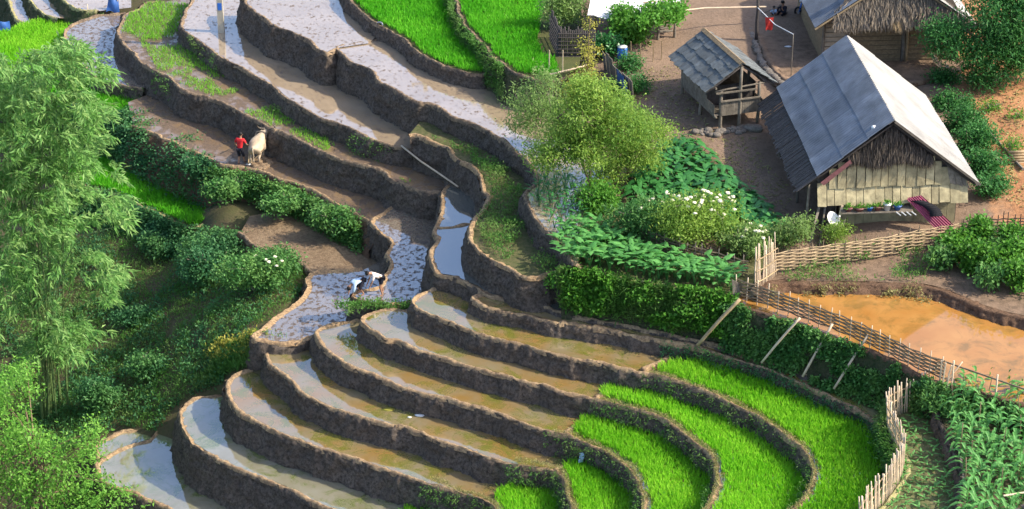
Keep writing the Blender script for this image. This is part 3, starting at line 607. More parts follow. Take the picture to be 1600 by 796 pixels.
def bush(name, label, px, py, z, w, h, mat, L=.16, Wd=.08, dens=1.0, group=None, flower=0, depth=None, spread=.2, cat='shrub', k=16):
    b = P(px, py, z) if z is not None else on_base([(px, py)])[0]; d = depth or w*.8
    blobs = [((b[0]+rng.uniform(-.28, .28)*w, b[1]+rng.uniform(-.25, .25)*d, b[2]+h*rng.uniform(.35, .72)), (w*.33, d*.33, h*.36)) for _ in range(5)]
    stems = [[(0, 0, -.1), (rng.uniform(-.2, .2)*w, 0, h*.4), (rng.uniform(-.35, .35)*w, rng.uniform(-.2, .2)*d, h*.75)] for _ in range(4)]
    return plant_tree(name, label, cat, b, stems, blobs, int(60*w*h*dens), k, L, Wd, mat, 'twig', spread, .3, .2, .03+.008*h, group, 12, flower)

# bamboo clump, arching culms and hanging sprays
bb = on_base([(92, 648)])[0]
bam = thing('bamboo_clump', 'tall arching bamboo clump with hanging pale green leaves on the slope', 'bamboo', bb)
env = np.array([(-90,60),(0,80),(40,90),(75,60),(110,52),(135,85),(165,108),(140,135),(168,165),(145,195),(172,222),(166,255),(196,292),(188,325),(203,352),(170,385),(192,425),(165,468),(172,515),(130,530),(112,565),(70,545),(40,585),(10,640),(-90,660)], float)
tops = [(-60,80),(-20,100),(20,95),(60,85),(100,58),(140,95),(160,170),(165,230),(190,300),(120,130),(80,160),(195,350),(40,180),(0,200),(150,300),(180,430),(90,260)]
for i, (tx, ty) in enumerate(tops):
    y = bb[1]+rng.uniform(-1.6, 1.6); st = bb+np.array([rng.uniform(-.8, .5), (y-bb[1])*.3, -.15]); en = AY(tx, ty, y)
    m1 = st+(en-st)*np.array([.12, .3, .45]); m2 = st+(en-st)*np.array([.45, .7, .88])
    pts = resample(smooth_px([st, m1, m2, en], 6), .45)
    mb = MB(); mb.tube(pts, np.linspace(.055, .012, len(pts)), 6)
    for q in pts[1:-2:1]: mb.tube([q-np.array([0, 0, .012]), q+np.array([0, 0, .012])], .062*(1-.7*np.linspace(0, 1, len(pts))[1]), 6)
    mb.build('culm', MAT['bamboo_culm'], bam)
def sprays(n, env, y0, ys):
    lo, hi = env.min(0), env.max(0); q = rng.uniform(lo, hi, (n*4, 2)); q = q[in_poly(q, env)]
    qq = q[fnoise(np.c_[q*.02, q[:, :1]*0], 1., 3, 21) > -.22][:n]
    return np.array([AY(a, b, y0+rng.normal()*ys) for a, b in qq])
S = sprays(1500, env, bb[1], 1.6); K = 20
sx = np.clip((S[:, 0]-bb[0])*.25, -1, 1)
tw = unit(np.c_[sx*1.3+rng.normal(size=len(S))*.7, rng.normal(size=len(S))*.7-.3, rng.uniform(-.35, .35, len(S))])
tt = rng.random((len(S), K)); n = len(S)*K
C = (S[:, None]+tw[:, None]*tt[..., None]*.62-np.array([0, 0, .22])*(tt**2)[..., None]).reshape(-1, 3)+rng.normal(size=(n, 3))*.06
D = unit(np.repeat(tw, K, 0)*.75+rng.normal(size=(n, 3))*.6+np.array([.15, -.1, -.35])); N = unit(rng.normal(size=(n, 3))*.5+np.array([0, -.3, 1.]))
leafobj('foliage', C, D, N, .37*rng.uniform(.7, 1.3, n), .08*rng.uniform(.8, 1.3, n), 'bamboo_leaf', bam, .15)
# lime green tree in the lower left corner
lb = P(40, 905, -4.2); yl = lb[1]+.5
t = thing('young_tree', 'lime green broadleaf tree standing below the lowest paddy', 'tree', lb)
env2 = np.array([(-90,560),(20,560),(45,552),(58,600),(50,650),(90,685),(125,690),(150,655),(168,662),(160,692),(148,720),(172,752),(205,772),(235,785),(262,830),(200,900),(-90,900)], float)
S = sprays(1000, env2, yl, 1.2); K = 20; n = len(S)*K
C = np.repeat(S, K, 0)+rng.normal(size=(n, 3))*np.array([.24, .24, .16]); D = rdir(n, .15); N = unit(rng.normal(size=(n, 3))*.6+np.array([.2, 0, 1.]))
leafobj('crown', C, D, N, .19*rng.uniform(.6, 1.3, n), .085*rng.uniform(.7, 1.3, n), 'lime_leaf', t, .2)
mb = MB(); mb.tube(resample(np.array([lb+(0, 0, -.3), lb+(.1, 0, 2), AY(60, 760, yl), AY(40, 640, yl)]), .4), np.linspace(.16, .04, len(resample(np.array([lb+(0, 0, -.3), lb+(.1, 0, 2), AY(60, 760, yl), AY(40, 640, yl)]), .4))), 7)
for c in S[rng.choice(len(S), 46, False)]:
    s = AY(55, 800-rng.uniform(0, 110), yl); mb.tube(smooth_px([s, (s+c)/2+(0, 0, .2), c], 3), np.linspace(.05, .012, 7), 4, False)
mb.build('trunk', MAT['bark'], t)

# the pair of fine-leaved trees by the broad paddy
b = P(932, 318, 9.2); y = b[1]; A = lambda px, py, dy=0: AY(px, py, y+dy)-b
def BL(lst, y): return [(AY(px, py, y+dy), (rx, ry, rz)) for px, py, dy, rx, ry, rz in lst]
plant_tree('garden_tree', 'fine leaved yellow green tree leaning over the broad muddy paddy', 'tree', b, [[(0, 0, -.1), A(915, 268), A(895, 215), A(870, 185)], [(0, 0, -.1), A(922, 270), A(930, 210), A(945, 160)]],
  BL([(905,190,0,1.3,1.3,.9),(940,160,.3,1.3,1.2,.8),(880,225,-.3,1.1,1.1,.7),(925,235,-.4,1.2,1.1,.7),(850,245,-.2,.9,.9,.45),(970,200,.2,1.2,1.2,.8),(915,140,.6,.8,.8,.6)], y), 460, 34, .18, .062, 'willow_leaf', 'bark', .24, .2, .25, .085, limbs=40)
b = P(985, 290, 9.3); y = b[1]
plant_tree('garden_tree', 'slender twiggy tree with pale green leaves between paddy and broad leaved garden', 'tree', b, [[(0, 0, -.1), A(978, 250), A(975, 215), A(965, 175)], [(0, 0, -.1), A(985, 245), A(1000, 200), A(1015, 185)]],
  BL([(985,205,0,1.2,1.1,.8),(1020,205,.2,.9,.9,.6),(960,240,-.2,1.0,1.0,.7),(1000,245,0,.9,.9,.6),(975,180,.3,1.,1.,.6),(950,270,-.3,.8,.8,.6)], y), 330, 32, .17, .056, 'willow_leaf', 'bark', .25, .2, .25, .07, limbs=34)
b = P(850, 228, 9.55); y = b[1]
plant_tree('twiggy_shrub', 'loose grey green shrub with upright twigs at the paddy edge', 'shrub', b, [[(0, 0, -.1), A(840+k*9, 200), A(805+k*16, 135+abs(k-3)*5)] for k in range(6)],
  BL([(825,160,0,.9,.9,.8),(850,145,.2,.8,.8,.8),(870,185,0,.9,.9,.8),(835,200,-.1,.9,.8,.7),(815,190,0,.6,.6,.6),(850,120,.2,.5,.5,.5)], y), 210, 24, .17, .055, 'shrub_grey', 'twig', .24, .5, .1, .03, limbs=40)
b = P(915, 150, 10.1); y = b[1]
plant_tree('yellow_sapling', 'thin sapling with yellow leaves in front of the woven shed', 'tree', b, [[(0, 0, -.1), A(918, 100), A(922, 20)]],
  BL([(922,40,0,.3,.3,.5),(915,70,0,.35,.35,.5),(925,85,0,.4,.4,.5),(918,110,0,.5,.5,.5),(925,130,0,.5,.5,.4)], y), 70, 18, .13, .06, 'yellow_leaf', 'bark', .17, .3, .15, .05, limbs=16)
bush('flowering_shrub', 'rounded flowering shrub with white blossom heads beside the broad leaved garden', 1088, 388, 9.15, 3.6, 2.5, 'willow_leaf', .15, .06, 1.15, flower=46, spread=.22)
bush('flowering_shrub', 'dark shrub with few white blossoms under the leaning tree', 1005, 372, 9.15, 3.2, 1.9, 'cover', .17, .07, 1.0, flower=9)
bush('flowering_shrub', 'low green shrub with white blossoms by the bamboo stake screen', 1165, 400, 9.2, 2.0, 1.3, 'shrub_grey', .15, .07, 1.1, flower=10)
bush('shrub', 'leafy shrub at the foot of the leaning tree', 945, 338, 9.2, 2.3, 1.6, 'cover_bright', .18, .08)
bush('shrub', 'round yellow green shrub on top of the tall trees edge', 905, 165, 10.0, 1.6, 1.2, 'yellow_leaf', .15, .07)
bush('shrub', 'feathery round shrub inside the blue draped board fence', 990, 152, 10.2, 1.2, 1.1, 'tree_dark', .16, .05, 1.2)
bush('shrub', 'dark shrub outside the board fence', 950, 160, 10.1, 1.3, .9, 'tree_dark', .16, .06)
bush('shrub', 'yellow flowering shrub below the satellite dish', 1245, 382, 9.5, 1.7, 1.2, 'shrub_grey', .15, .06)
bush('shrub', 'yellow green weed bush in front of the plank wall', 1300, 380, 9.5, 1.3, 1.0, 'willow_leaf', .14, .05)
bush('shrub', 'low bush at the left end of the woven fence', 1215, 385, 9.4, 1.2, .9, 'shrub_grey', .14, .05)
for px, py, w, h, tx in ((372,285,1.6,.7,'leafy bush on the bank right below the ploughman'), (345,300,1.8,.9,'bush in the gap left of the ploughman on the bank'), (310,262,1.6,.9,'dark bush on the bank corner above the rice strip'), (445,316,2.2,.8,'bright bush on the bank below the buffalo'), (520,350,1.9,1.3,'bush hanging over the bare earth wall end'), (290,225,1.5,.8,'low bush at the left end of the ploughed terrace'), (207,186,1.6,.9,'bush hiding the outer corner of the ploughed terrace'), (228,200,1.7,.8,'bush between rice strip and ploughed terrace corner')):
    z = 4.9
    bush('bank_bush', tx, px, py+12, z, w, h, 'cover' if px > 330 else 'cover_dark', .18, .1, 1.1)
for px, py, w, h, tx in ((235,588,1.6,1.4,'single round bush in the middle of the grassy slope'), (330,440,3.0,1.9,'large dark bush on the slope below the narrow rice strip'), (400,455,2.8,1.7,'dark shrub with white blossoms beside the muddy paddy'), (430,430,2.2,1.3,'green shrub at the edge of the bare earth terrace'), (355,402,2.2,1.2,'green bush below the bare earth terrace'), (255,400,2.2,1.1,'dark bush under the rice strip wall'), (150,640,1.8,1.5,'bush at the foot of the bamboo clump'), (205,510,1.6,1.0,'low bush on the slope beside the bamboo culms')):
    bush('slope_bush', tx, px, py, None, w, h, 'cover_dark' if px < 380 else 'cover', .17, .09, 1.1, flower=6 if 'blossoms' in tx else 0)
for px, py, w, h, tx in ((900,462,2.4,.9,'leafy bush at the left end of the garden bank'), (960,470,2.6,.9,'leafy bush in the middle of the garden bank'), (1025,485,2.4,.9,'leafy bush on the garden bank towards the bamboo prop'), (1080,505,1.3,.8,'round bush low on the garden bank')):
    bush('bank_bush', tx, px, py-8, 8.2, w, h*.9, 'cover_bright', .16, .09, 1.1, depth=.9)
# tree over the upper house, hedge bank, bean plants
b = P(1640, 120, 11.3); y = b[1]
plant_tree('roadside_tree', 'dark green feathery tree spreading over the thatched house', 'tree', b, [[(0, 0, -.1), A(1620, 60), A(1570, 30), A(1500, 50)], [(0, 0, -.1), A(1630, 60), A(1600, 0)]],
  BL([(1570,20,0,2.0,1.8,1.2),(1510,70,-.3,1.6,1.4,.8),(1560,85,-.5,1.7,1.4,.9),(1480,60,-.2,1.1,1.,.5),(1600,60,0,1.8,1.5,1.2),(1540,115,-.6,1.2,1.,.5),(1600,-10,.4,1.8,1.5,1.2),(1470,40,-.2,.8,.7,.35)], y), 800, 30, .2, .07, 'tree_dark', 'bark', .3, .15, .3, .14, limbs=50)
for px, py, w, h, tx in ((1490,185,1.7,1.5,'topmost bush of the hedge right of the metal roof'), (1508,215,1.8,1.6,'second bush down the hedge right of the metal roof'), (1522,245,1.8,1.5,'third bush down the hedge right of the metal roof'), (1540,275,1.7,1.3,'fourth bush down the hedge right of the metal roof'), (1545,305,1.5,1.0,'lowest bush of the hedge right of the metal roof'), (1470,150,1.6,1.3,'bush at the top end of the hedge near the slatted fence')):
    bush('hedge_bush', tx, px, py, 10.1, w, h, 'tree_dark', .15, .08, 1.25)
bean_spots = [(1470,418),(1492,408),(1515,425),(1538,415),(1560,435),(1582,425),(1600,445),(1505,398),(1530,395),(1555,405),(1580,400),(1604,410),(1545,450),(1590,455)]
for i, (px, py) in enumerate(bean_spots):
    bush('bean_plant', 'leafy green climbing plant on the earth bank beside the pond', px, py, 9.4, 1.0, 1.0+.3*(i % 3), 'cover_bright' if i % 3 else 'cover', .2, .12, 1.0, group='climbing plants beside the pond', cat='plant', k=14)
for px, py, tx in ((1545,175,'small weed on the upper part of the red tilled soil'), (1580,235,'small weed at the edge of the red tilled soil'), (1530,135,'weed below the feathery tree on the red soil'), (1590,190,'weed in the middle of the red tilled soil')):
    bush('weed', tx, px, py, 10.7, .8, .45, 'cover_bright', .14, .06, cat='plant')

# ---- garden plants: one mesh of each kind, copied
def heart(mb, base, d, n, L, Wd):
    d, n = unit(np.asarray(d, float)), unit(np.asarray(n, float)); s = np.cross(d, n)
    q = [base, base-d*L*.18+s*Wd*.28, base+d*L*.15+s*Wd*.5-n*L*.04, base+d*L*.62+s*Wd*.34-n*L*.1, base+d*L-n*L*.28, base+d*L*.62-s*Wd*.34-n*L*.1, base+d*L*.15-s*Wd*.5-n*L*.04, base-d*L*.18-s*Wd*.28, base+d*L*.5-n*L*.02]
    mb.add(q, [(0, 1, 2), (0, 2, 8), (2, 3, 8), (3, 4, 8), (4, 5, 8), (5, 6, 8), (6, 0, 8), (6, 7, 0)])
def taro_mesh(i, nl, h, L, Wd, up):
    r = np.random.default_rng(100+i); mb = MB()
    for k in range(nl):
        a = k*2.4+r.uniform(-.3, .3); rad = r.uniform(.12, .3)*h*1.6; top = np.array([math.cos(a)*rad, math.sin(a)*rad, h*r.uniform(.65, 1.1)])
        mb.tube([(0, 0, -.03), top*np.array([.4, .4, .6]), top], [.014, .011, .008], 3, False)
        heart(mb, top, (math.cos(a), math.sin(a), up), (-math.cos(a)*.35, -math.sin(a)*.35, 1), L*r.uniform(.8, 1.2), Wd*r.uniform(.8, 1.2))
    return mb.mesh('garden_plant')
def scatter(name, meshes, mat, pts, label, cat, group, smin=.8, smax=1.2):
    for me in meshes:
        if not me.materials: me.materials.append(MAT[mat])
    for i, p in enumerate(pts):
        o = bpy.data.objects.new(name, meshes[i % len(meshes)]); COL.objects.link(o); o.location = p; o.rotation_euler = (0, 0, rng.uniform(0, 6.28)); s = rng.uniform(smin, smax); o.scale = (s, s, s); tag(o, label, cat, group)
def spaced(poly, d, nmax, z=None):
    poly = np.array(poly, float); lo, hi = poly.min(0), poly.max(0); q = rng.uniform(lo, hi, (6000, 2)); q = q[in_poly(q, poly)]
    w = on_base(q) if z is None else np.array([P(a, b, z) for a, b in q]); keep = []
    for v in w:
        if all((v[0]-u[0])**2+(v[1]-u[1])**2 > d*d for u in keep): keep.append(v)
        if len(keep) >= nmax: break
    return keep
TARO = [(1045,225),(1075,222),(1095,240),(1125,260),(1150,290),(1180,318),(1215,345),(1232,378),(1195,390),(1150,375),(1060,350),(990,345),(985,300),(1005,262)]
scatter('taro_plant', [taro_mesh(i, 6, .5, .40, .34, -.25) for i in range(5)], 'taro', spaced(TARO, .38, 290), 'broad leaved taro plant in the bed below the stilt hut', 'plant', 'taro bed below the hut')
CROP = [(872,398),(885,372),(930,365),(960,385),(1000,402),(1060,420),(1110,430),(1150,440),(1148,458),(1100,450),(1030,438),(950,424),(890,416)]
scatter('leaf_crop', [taro_mesh(10+i, 7, .75, .42, .22, .4) for i in range(5)], 'crop', spaced(CROP, .33, 260, 9.15), 'upright leafy crop plant along the edge of the garden terrace', 'plant', 'leafy crop along the garden edge', .75, 1.15)
REED = [(838,285),(855,278),(885,285),(905,300),(905,350),(880,372),(855,350),(840,320)]
scatter('water_plant', [taro_mesh(20+i, 5, .85, .32, .11, .5) for i in range(4)], 'taro', spaced(REED, .42, 60, 9.48), 'tall leafy plant standing in the water of the broad paddy', 'plant', 'plants in the broad paddy', .7, 1.1)
def corn_mesh(i):
    r = np.random.default_rng(200+i); mb = MB(); h = r.uniform(.75, 1.0); mb.tube([(0, 0, -.05), (.01, 0, h*.5), (0, .01, h)], [.022, .018, .008], 5)
    for k in range(10):
        a = k*math.pi*.93+r.uniform(-.35, .35); z0 = h*(.18+.085*k); L = r.uniform(.5, .75)*(1-.03*k); c, s = math.cos(a), math.sin(a); pts = []
        for t in (0, .25, .5, .75, 1): pts.append(np.array([c*L*t*.9, s*L*t*.9, z0+L*(.75*t-.95*t*t)]))
        sd = np.array([-s, c, 0]); wd = [.025, .055, .055, .036, .002]; V = []
        for q, w in zip(pts, wd): V += [q-sd*w+(0, 0, .3*w), q, q+sd*w+(0, 0, .3*w)]
        mb.add(V, [f for j in range(4) for f in ((3*j, 3*j+1, 3*j+4, 3*j+3), (3*j+1, 3*j+2, 3*j+5, 3*j+4))])
    return mb.mesh('maize_plant')
MZ = [(1478,625),(1530,612),(1600,632),(1660,650),(1660,830),(1500,830),(1508,760),(1492,700),(1474,660)]
scatter('maize_plant', [corn_mesh(i) for i in range(6)], 'corn', spaced(MZ, .5, 150, 8.3), 'maize plant with arching leaves in the garden beside the pond', 'maize', 'maize garden', .85, 1.35)
def seedling_mesh(i):
    r = np.random.default_rng(300+i); mb = MB()
    for k in range(4):
        a = k*1.7+r.uniform(-.4, .4); heart(mb, np.array([math.cos(a)*.03, math.sin(a)*.03, .06+.03*k]), (math.cos(a), math.sin(a), .45), (-math.cos(a)*.4, -math.sin(a)*.4, 1), r.uniform(.16, .24), .075)
    mb.tube([(0, 0, -.03), (0, 0, .16)], [.01, .006], 3, False); return mb.mesh('seedling')
scatter('seedling', [seedling_mesh(i) for i in range(4)], 'corn', spaced([(1400,660),(1430,645),(1462,660),(1478,700),(1488,760),(1480,830),(1370,830),(1400,770),(1415,720)], .34, 130, 7.8), 'small leafy seedling in the wet seedbed', 'seedling', 'seedlings in the seedbed', .8, 1.4)
# ================================================================ houses, fences, people, things
MAT['sheet'] = m_plain('shaded_fibre_cement_sheet', (.20, .225, .26), .6, .4, .4, 1.2, bump=.15, rand=.5)  # roof sheet for the left slopes, bluish shade put into its colour
MAT['sheet_lit'] = m_plain('sunlit_fibre_cement_sheet', (.29, .285, .27), .5, .4, .45, .5, bump=.1, rand=.15)  # same sheet for sunward slopes and ridge, sunlight painted in as a paler tone
MAT['oldwood'] = m_plain('weathered_wood', (.22, .19, .15), .85, .25, .45, 5, bump=.5, rand=.5)
MAT['darkwood'] = m_plain('dark_wood', (.085, .075, .07), .85, .25, .45, 6, bump=.5, rand=.5)
MAT['shingle'] = m_plain('grey_wood_shingle', (.15, .165, .165), .8, .3, .4, 4, bump=.5, rand=.55)
MAT['board'] = m_plain('mossy_board', (.42, .36, .21), .85, .25, .5, 3.0, bump=.5, rand=.45)
MAT['plankwall'] = m_plain('mossy_plank_wall', (.33, .30, .18), .85, .25, .45, 2.5, bump=.4, rand=.25)
MAT['thatch'] = m_leaf('thatch_straw', (.17, .14, .11), (.32, .27, .21), None, .1, .9, .1)
MAT['thatch_dark'] = m_leaf('old_thatch_straw', (.055, .047, .042), (.15, .125, .10), None, .1, .9, .1)
MAT['matting'] = m_plain('woven_bamboo_matting', (.26, .19, .11), .85, .2, .4, 9, bump=.5, rand=.2)
MAT['matting_pale'] = m_plain('pale_panel', (.42, .35, .26), .85, .2, .2, 3, rand=.2)
MAT['bamboo_dry'] = m_plain('dry_split_bamboo', (.40, .29, .16), .7, .35, .4, 4, rand=.6)
MAT['bamboo_old'] = m_plain('old_split_bamboo', (.21, .16, .10), .8, .3, .4, 4, rand=.5)
MAT['bamboo_pale'] = m_plain('pale_bamboo_stake', (.66, .52, .36), .65, .35, .25, 4, rand=.4)
MAT['charred'] = m_plain('blackened_stake', (.07, .055, .045), .85, .2, .4, 5, rand=.4)
MAT['stone'] = m_soil('grey_stone', (.20, .175, .15), (.31, .275, .235), (.14, .12, .10), 2.5, .6, .85, .45)
MAT['concrete'] = m_plain('aged_concrete', (.42, .38, .30), .85, .25, .25, 2, bump=.2)
MAT['blue'] = m_plain('blue_plastic', (.03, .14, .50), .45, .4, .25, 3)
MAT['bluetarp'] = m_plain('blue_tarp', (.03, .10, .30), .5, .4, .35, 3)
MAT['whitetarp'] = m_plain('white_sheeting', (.66, .66, .66), .6, .35, .2, 1.5, bump=.2)
MAT['redcloth'] = m_plain('red_cloth', (.55, .05, .04), .85, .15, .3, 8)
MAT['redsheet'] = m_plain('wine_red_sheet', (.36, .07, .13), .55, .4, .3, 3)
MAT['black'] = m_plain('black_cloth', (.012, .012, .016), .85, .2, .3, 6)
MAT['white'] = m_plain('white_plastic', (.72, .72, .70), .5, .4, .12, 4)
MAT['terracotta'] = m_plain('plum_flowerpot', (.22, .09, .09), .7, .3, .3, 6)
MAT['metal'] = m_plain('grey_metal', (.35, .36, .38), .4, .5, .2, 6, metal=.6)
MAT['rubber'] = m_plain('black_rubber', (.015, .015, .015), .8, .3, .2)
MAT['skin'] = m_plain('skin', (.34, .18, .11), .6, .35, .1)
MAT['hair'] = m_plain('black_hair', (.012, .010, .009), .6, .3, .2)
MAT['hide'] = m_plain('buffalo_hide', (.46, .36, .25), .8, .25, .4, 3, bump=.3)
MAT['horn'] = m_plain('horn', (.10, .08, .06), .5, .4, .2)
MAT['shirt_red'] = m_plain('red_shirt', (.62, .03, .035), .8, .2, .25, 6)
MAT['shirt_white'] = m_plain('white_shirt', (.72, .62, .56), .8, .2, .1, 6)
MAT['shirt_blue'] = m_plain('light_blue_shirt', (.42, .55, .70), .8, .2, .15, 6)
MAT['trousers'] = m_plain('dark_trousers', (.02, .02, .03), .85, .2, .3, 6)
MAT['mudclod'] = m_soil('mud_clod', (.25, .17, .10), (.33, .24, .15), (.16, .11, .07), 3, .8, .7)

class Frame:
    def __init__(s, o, back):
        s.o = np.array(o, float); b = np.array([back[0], back[1], 0.]); s.v = b/np.linalg.norm(b); s.u = np.array([s.v[1], -s.v[0], 0.]); s.w = np.array([0, 0, 1.])
    def __call__(s, u, v, h): return s.o+s.u*u+s.v*v+s.w*h
def slab(mb, a, b, c, d, th):
    """board from four corners, th thick along its normal"""
    a, b, c, d = [np.asarray(q, float) for q in (a, b, c, d)]; n = np.cross(b-a, d-a); n = n/np.linalg.norm(n)*th
    mb.hexa([a-n, b-n, c-n, d-n, a, b, c, d])
def board(parent, name, mat, a, b, c, d, th=.025):
    mb = MB(); slab(mb, a, b, c, d, th); return mb.build(name, MAT[mat], parent)
def corrugated(parent, name, mat, a, b, c, d, pitch=.2, amp=.042, per=6):
    """corrugated sheet a-b along the ridge, d-c along the eave; waves run down the slope"""
    a, b, c, d = [np.asarray(q, float) for q in (a, b, c, d)]; L = np.linalg.norm(b-a); n = int(L/pitch*per); s = np.linspace(0, 1, n)
    nm = unit(np.cross(b-a, d-a)); nm = nm if nm[2] > 0 else -nm; off = nm*(amp*np.sin(s*L/pitch*2*math.pi))[:, None]
    T = a+(b-a)*s[:, None]+off; B = d+(c-d)*s[:, None]+off; M = (T+B)/2
    V = np.concatenate([T, M, B, T-nm*.008, M-nm*.008, B-nm*.008]); i = np.arange(n-1); F = []
    for o in (0, n, 3*n, 4*n):
        f = np.stack([i+o, i+o+1, i+o+n+1, i+o+n], 1); F.append(f)
    return link(name, np_mesh(name, V, F, True), MAT[mat], parent)
def straw(parent, name, mat, tops, L, Wd, fall=(0, -.15, -1), jit=.18, kind='stuff'):
    n = len(tops); D = unit(np.asarray(fall, float)+rng.normal(size=(n, 3))*jit); N = unit(rng.normal(size=(n, 3))*.4+np.array([0, -1, .2]))
    o = leafobj(name, tops, D, N, L*rng.uniform(.7, 1.3, n), Wd*rng.uniform(.7, 1.3, n), mat, parent, .0); o['kind'] = kind; return o
def post(parent, name, mat, p0, p1, r=.05, n=6, taper=.85):
    mb = MB(); p0, p1 = np.asarray(p0, float), np.asarray(p1, float); k = (p1-p0)/4; mb.tube([p0+k*i+(rng.normal(size=3)*r*.12 if 0 < i < 4 else 0) for i in range(5)], np.linspace(r, r*taper, 5), n); return mb.build(name, MAT[mat], parent, True)

# ---------------- big house with the metal roof
ZG = 9.55
rf, rb = P(1397, 191, 14.6), P(1323, 60, 14.6)
F = Frame((rf[0], rf[1], ZG), (rb-rf)[:2]); LEN = float(np.linalg.norm(rb-rf)); RH = 14.6-ZG; TAN = .775
h = thing('farmhouse', 'wooden farmhouse with wide grey corrugated roof and mossy plank gable', 'house', F(0, 4, 0))
def slope(sgn, s, v): return F(sgn*s*math.cos(math.atan(TAN)), v, RH-s*math.sin(math.atan(TAN)))
rows = [(0, 1.36), (1.28, 2.66), (2.58, 3.95)]
for sgn in (-1, 1):
    rr = rows if sgn < 0 else [(0, 1.7), (1.62, 3.35), (3.27, 4.93)]
    base = MB(); slab(base, slope(sgn, .02, .06), slope(sgn, .02, LEN-.06), slope(sgn, rr[-1][1]-.05, LEN-.06), slope(sgn, rr[-1][1]-.05, .06), -.03 if sgn > 0 else .03)
    for q in base.v: q[:, 2] -= .09
    ro = base.build('roof', MAT['darkwood'], h)
    for k, (s0, s1) in enumerate(rr):
        nc = 6
        for c in range(nc):
            v0, v1 = LEN*c/nc-.03, LEN*(c+1)/nc+.03; e = .03*(len(rr)-k)+.012*(c % 2)+.03; up = np.array([0, 0, e])
            j = rng.uniform(-.03, .03)
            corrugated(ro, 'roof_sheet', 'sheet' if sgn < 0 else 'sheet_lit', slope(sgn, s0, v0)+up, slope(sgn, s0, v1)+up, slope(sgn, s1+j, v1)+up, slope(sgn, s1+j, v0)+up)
    for k in range(7): post(ro, 'rafter', 'darkwood', slope(sgn, .1, .15+k*LEN/6.2)-(0, 0, .15), slope(sgn, 4.7, .15+k*LEN/6.2)-(0, 0, .15), .045)
    if sgn < 0:
        npk = 66
        for k in range(npk):
            v0 = LEN*k/npk+rng.uniform(0, .01); v1 = LEN*(k+1)/npk-.015; j = rng.uniform(-.08, .1); e = np.array([0, 0, rng.uniform(-.02, .02)-.02])
            board(ro, 'roof_plank', 'darkwood', slope(-1, 3.8, v0)+e, slope(-1, 3.8, v1)+e, slope(-1, 5.05+j, v1)+e, slope(-1, 5.05+j, v0)+e, .02)
    else: board(ro, 'verge_board', 'oldwood', slope(1, 0, -.04)-(0, 0, .02), slope(1, 0, .0)-(0, 0, .02), slope(1, 4.95, .0)-(0, 0, .02), slope(1, 4.95, -.04)-(0, 0, .02), .1)
for c in range(7):
    v0, v1 = LEN*c/7-.04, LEN*(c+1)/7+.06; mb = MB(); w = .22; e = .075+.012*(c % 2)
    for s in (-1, 1): slab(mb, F(0, v0, RH+e), F(0, v1, RH+e), F(s*w, v1, RH+e-w*TAN), F(s*w, v0, RH+e-w*TAN), .012*s)
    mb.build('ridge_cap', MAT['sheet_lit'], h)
# gable: hanging thatch, two rows of overlapping boards, plank wall below
VG = .45
tops = []
for k in range(5200):
    u = rng.uniform(-2.9, 3.0); zt = RH-.25-abs(u)*TAN; z0 = max(3.5+.12*math.sin(3*u), zt-rng.uniform(0, 1.6)); 
    if zt > 3.4: tops.append(F(u, VG-.12-.12*rng.random()-.12*(zt-z0), min(zt, z0)+rng.uniform(-.05, .1)))
straw(h, 'gable_thatch', 'thatch_dark', np.array(tops), .52, .035)
gb = MB(); gb.add([F(-3.0, VG+.03, 2.0), F(3.2, VG+.03, 2.0), F(3.2, VG+.03, RH-.2-3.2*TAN), F(0, VG+.03, RH-.2), F(-3.0, VG+.03, RH-.2-3.0*TAN)], [(0, 1, 2, 3, 4)]); gb.build('gable_backing', MAT['darkwood'], h)
def board_row(u0, u1, n, zt, zb, vt, vb, mat='board'):
    e = np.sort(np.r_[u0, u1, np.linspace(u0, u1, n+1)[1:-1]+rng.uniform(-.07, .07, n-1)])
    zt0 = zt
    for a, b in zip(e[:-1], e[1:]):
        zt = min(zt0, RH-.22-max(abs(a), abs(b))*TAN)
        j = rng.uniform(-.05, .05); lift = rng.uniform(0, .05); sk = rng.uniform(-.02, .02)
        board(h, 'gable_board', mat, F(a+.012, vb-lift, zb+j), F(b-.012+sk, vb-lift, zb+j+rng.uniform(-.02, .02)), F(b-.012, vt-lift*.4, zt), F(a+.012, vt-lift*.4, zt), .03)
board_row(-2.55, 2.65, 14, 3.4, 2.03, VG-.12, VG-.32)
board_row(-3.05, 3.45, 16, 2.22, 1.30, VG-.18, VG-.55)
# sloping end boards of the skirt on the right
for k in range(3): board(h, 'gable_board', 'oldwood', F(2.65+.3*k, VG-.3, 2.1-.05*k), F(2.95+.3*k, VG-.3, 2.0-.1*k), F(2.75+.3*k, VG-.1, 2.9-.28*k), F(2.5+.3*k, VG-.1, 3.0-.28*k), .03)
board(h, 'barge_strip', 'terracotta', F(-2.95, VG-.42, 2.35), F(-2.8, VG-.42, 2.2), F(-1.65, VG-.42, 3.2), F(-1.75, VG-.42, 3.36), .02)
e = np.linspace(-2.0, 3.05, 15)
for a, b in zip(e[:-1], e[1:]): board(h, 'wall_plank', 'plankwall', F(a+.006, VG-.1, -.15), F(b-.006, VG-.1, -.15), F(b-.006, VG-.08+rng.uniform(-.01, .01), 1.62), F(a+.006, VG-.08, 1.62), .03)
board(h, 'sill_board', 'oldwood', F(-2.05, VG-1.0, 1.14), F(1.0, VG-1.0, 1.14), F(1.0, VG-.1, 1.2), F(-2.05, VG-.1, 1.2), .04)
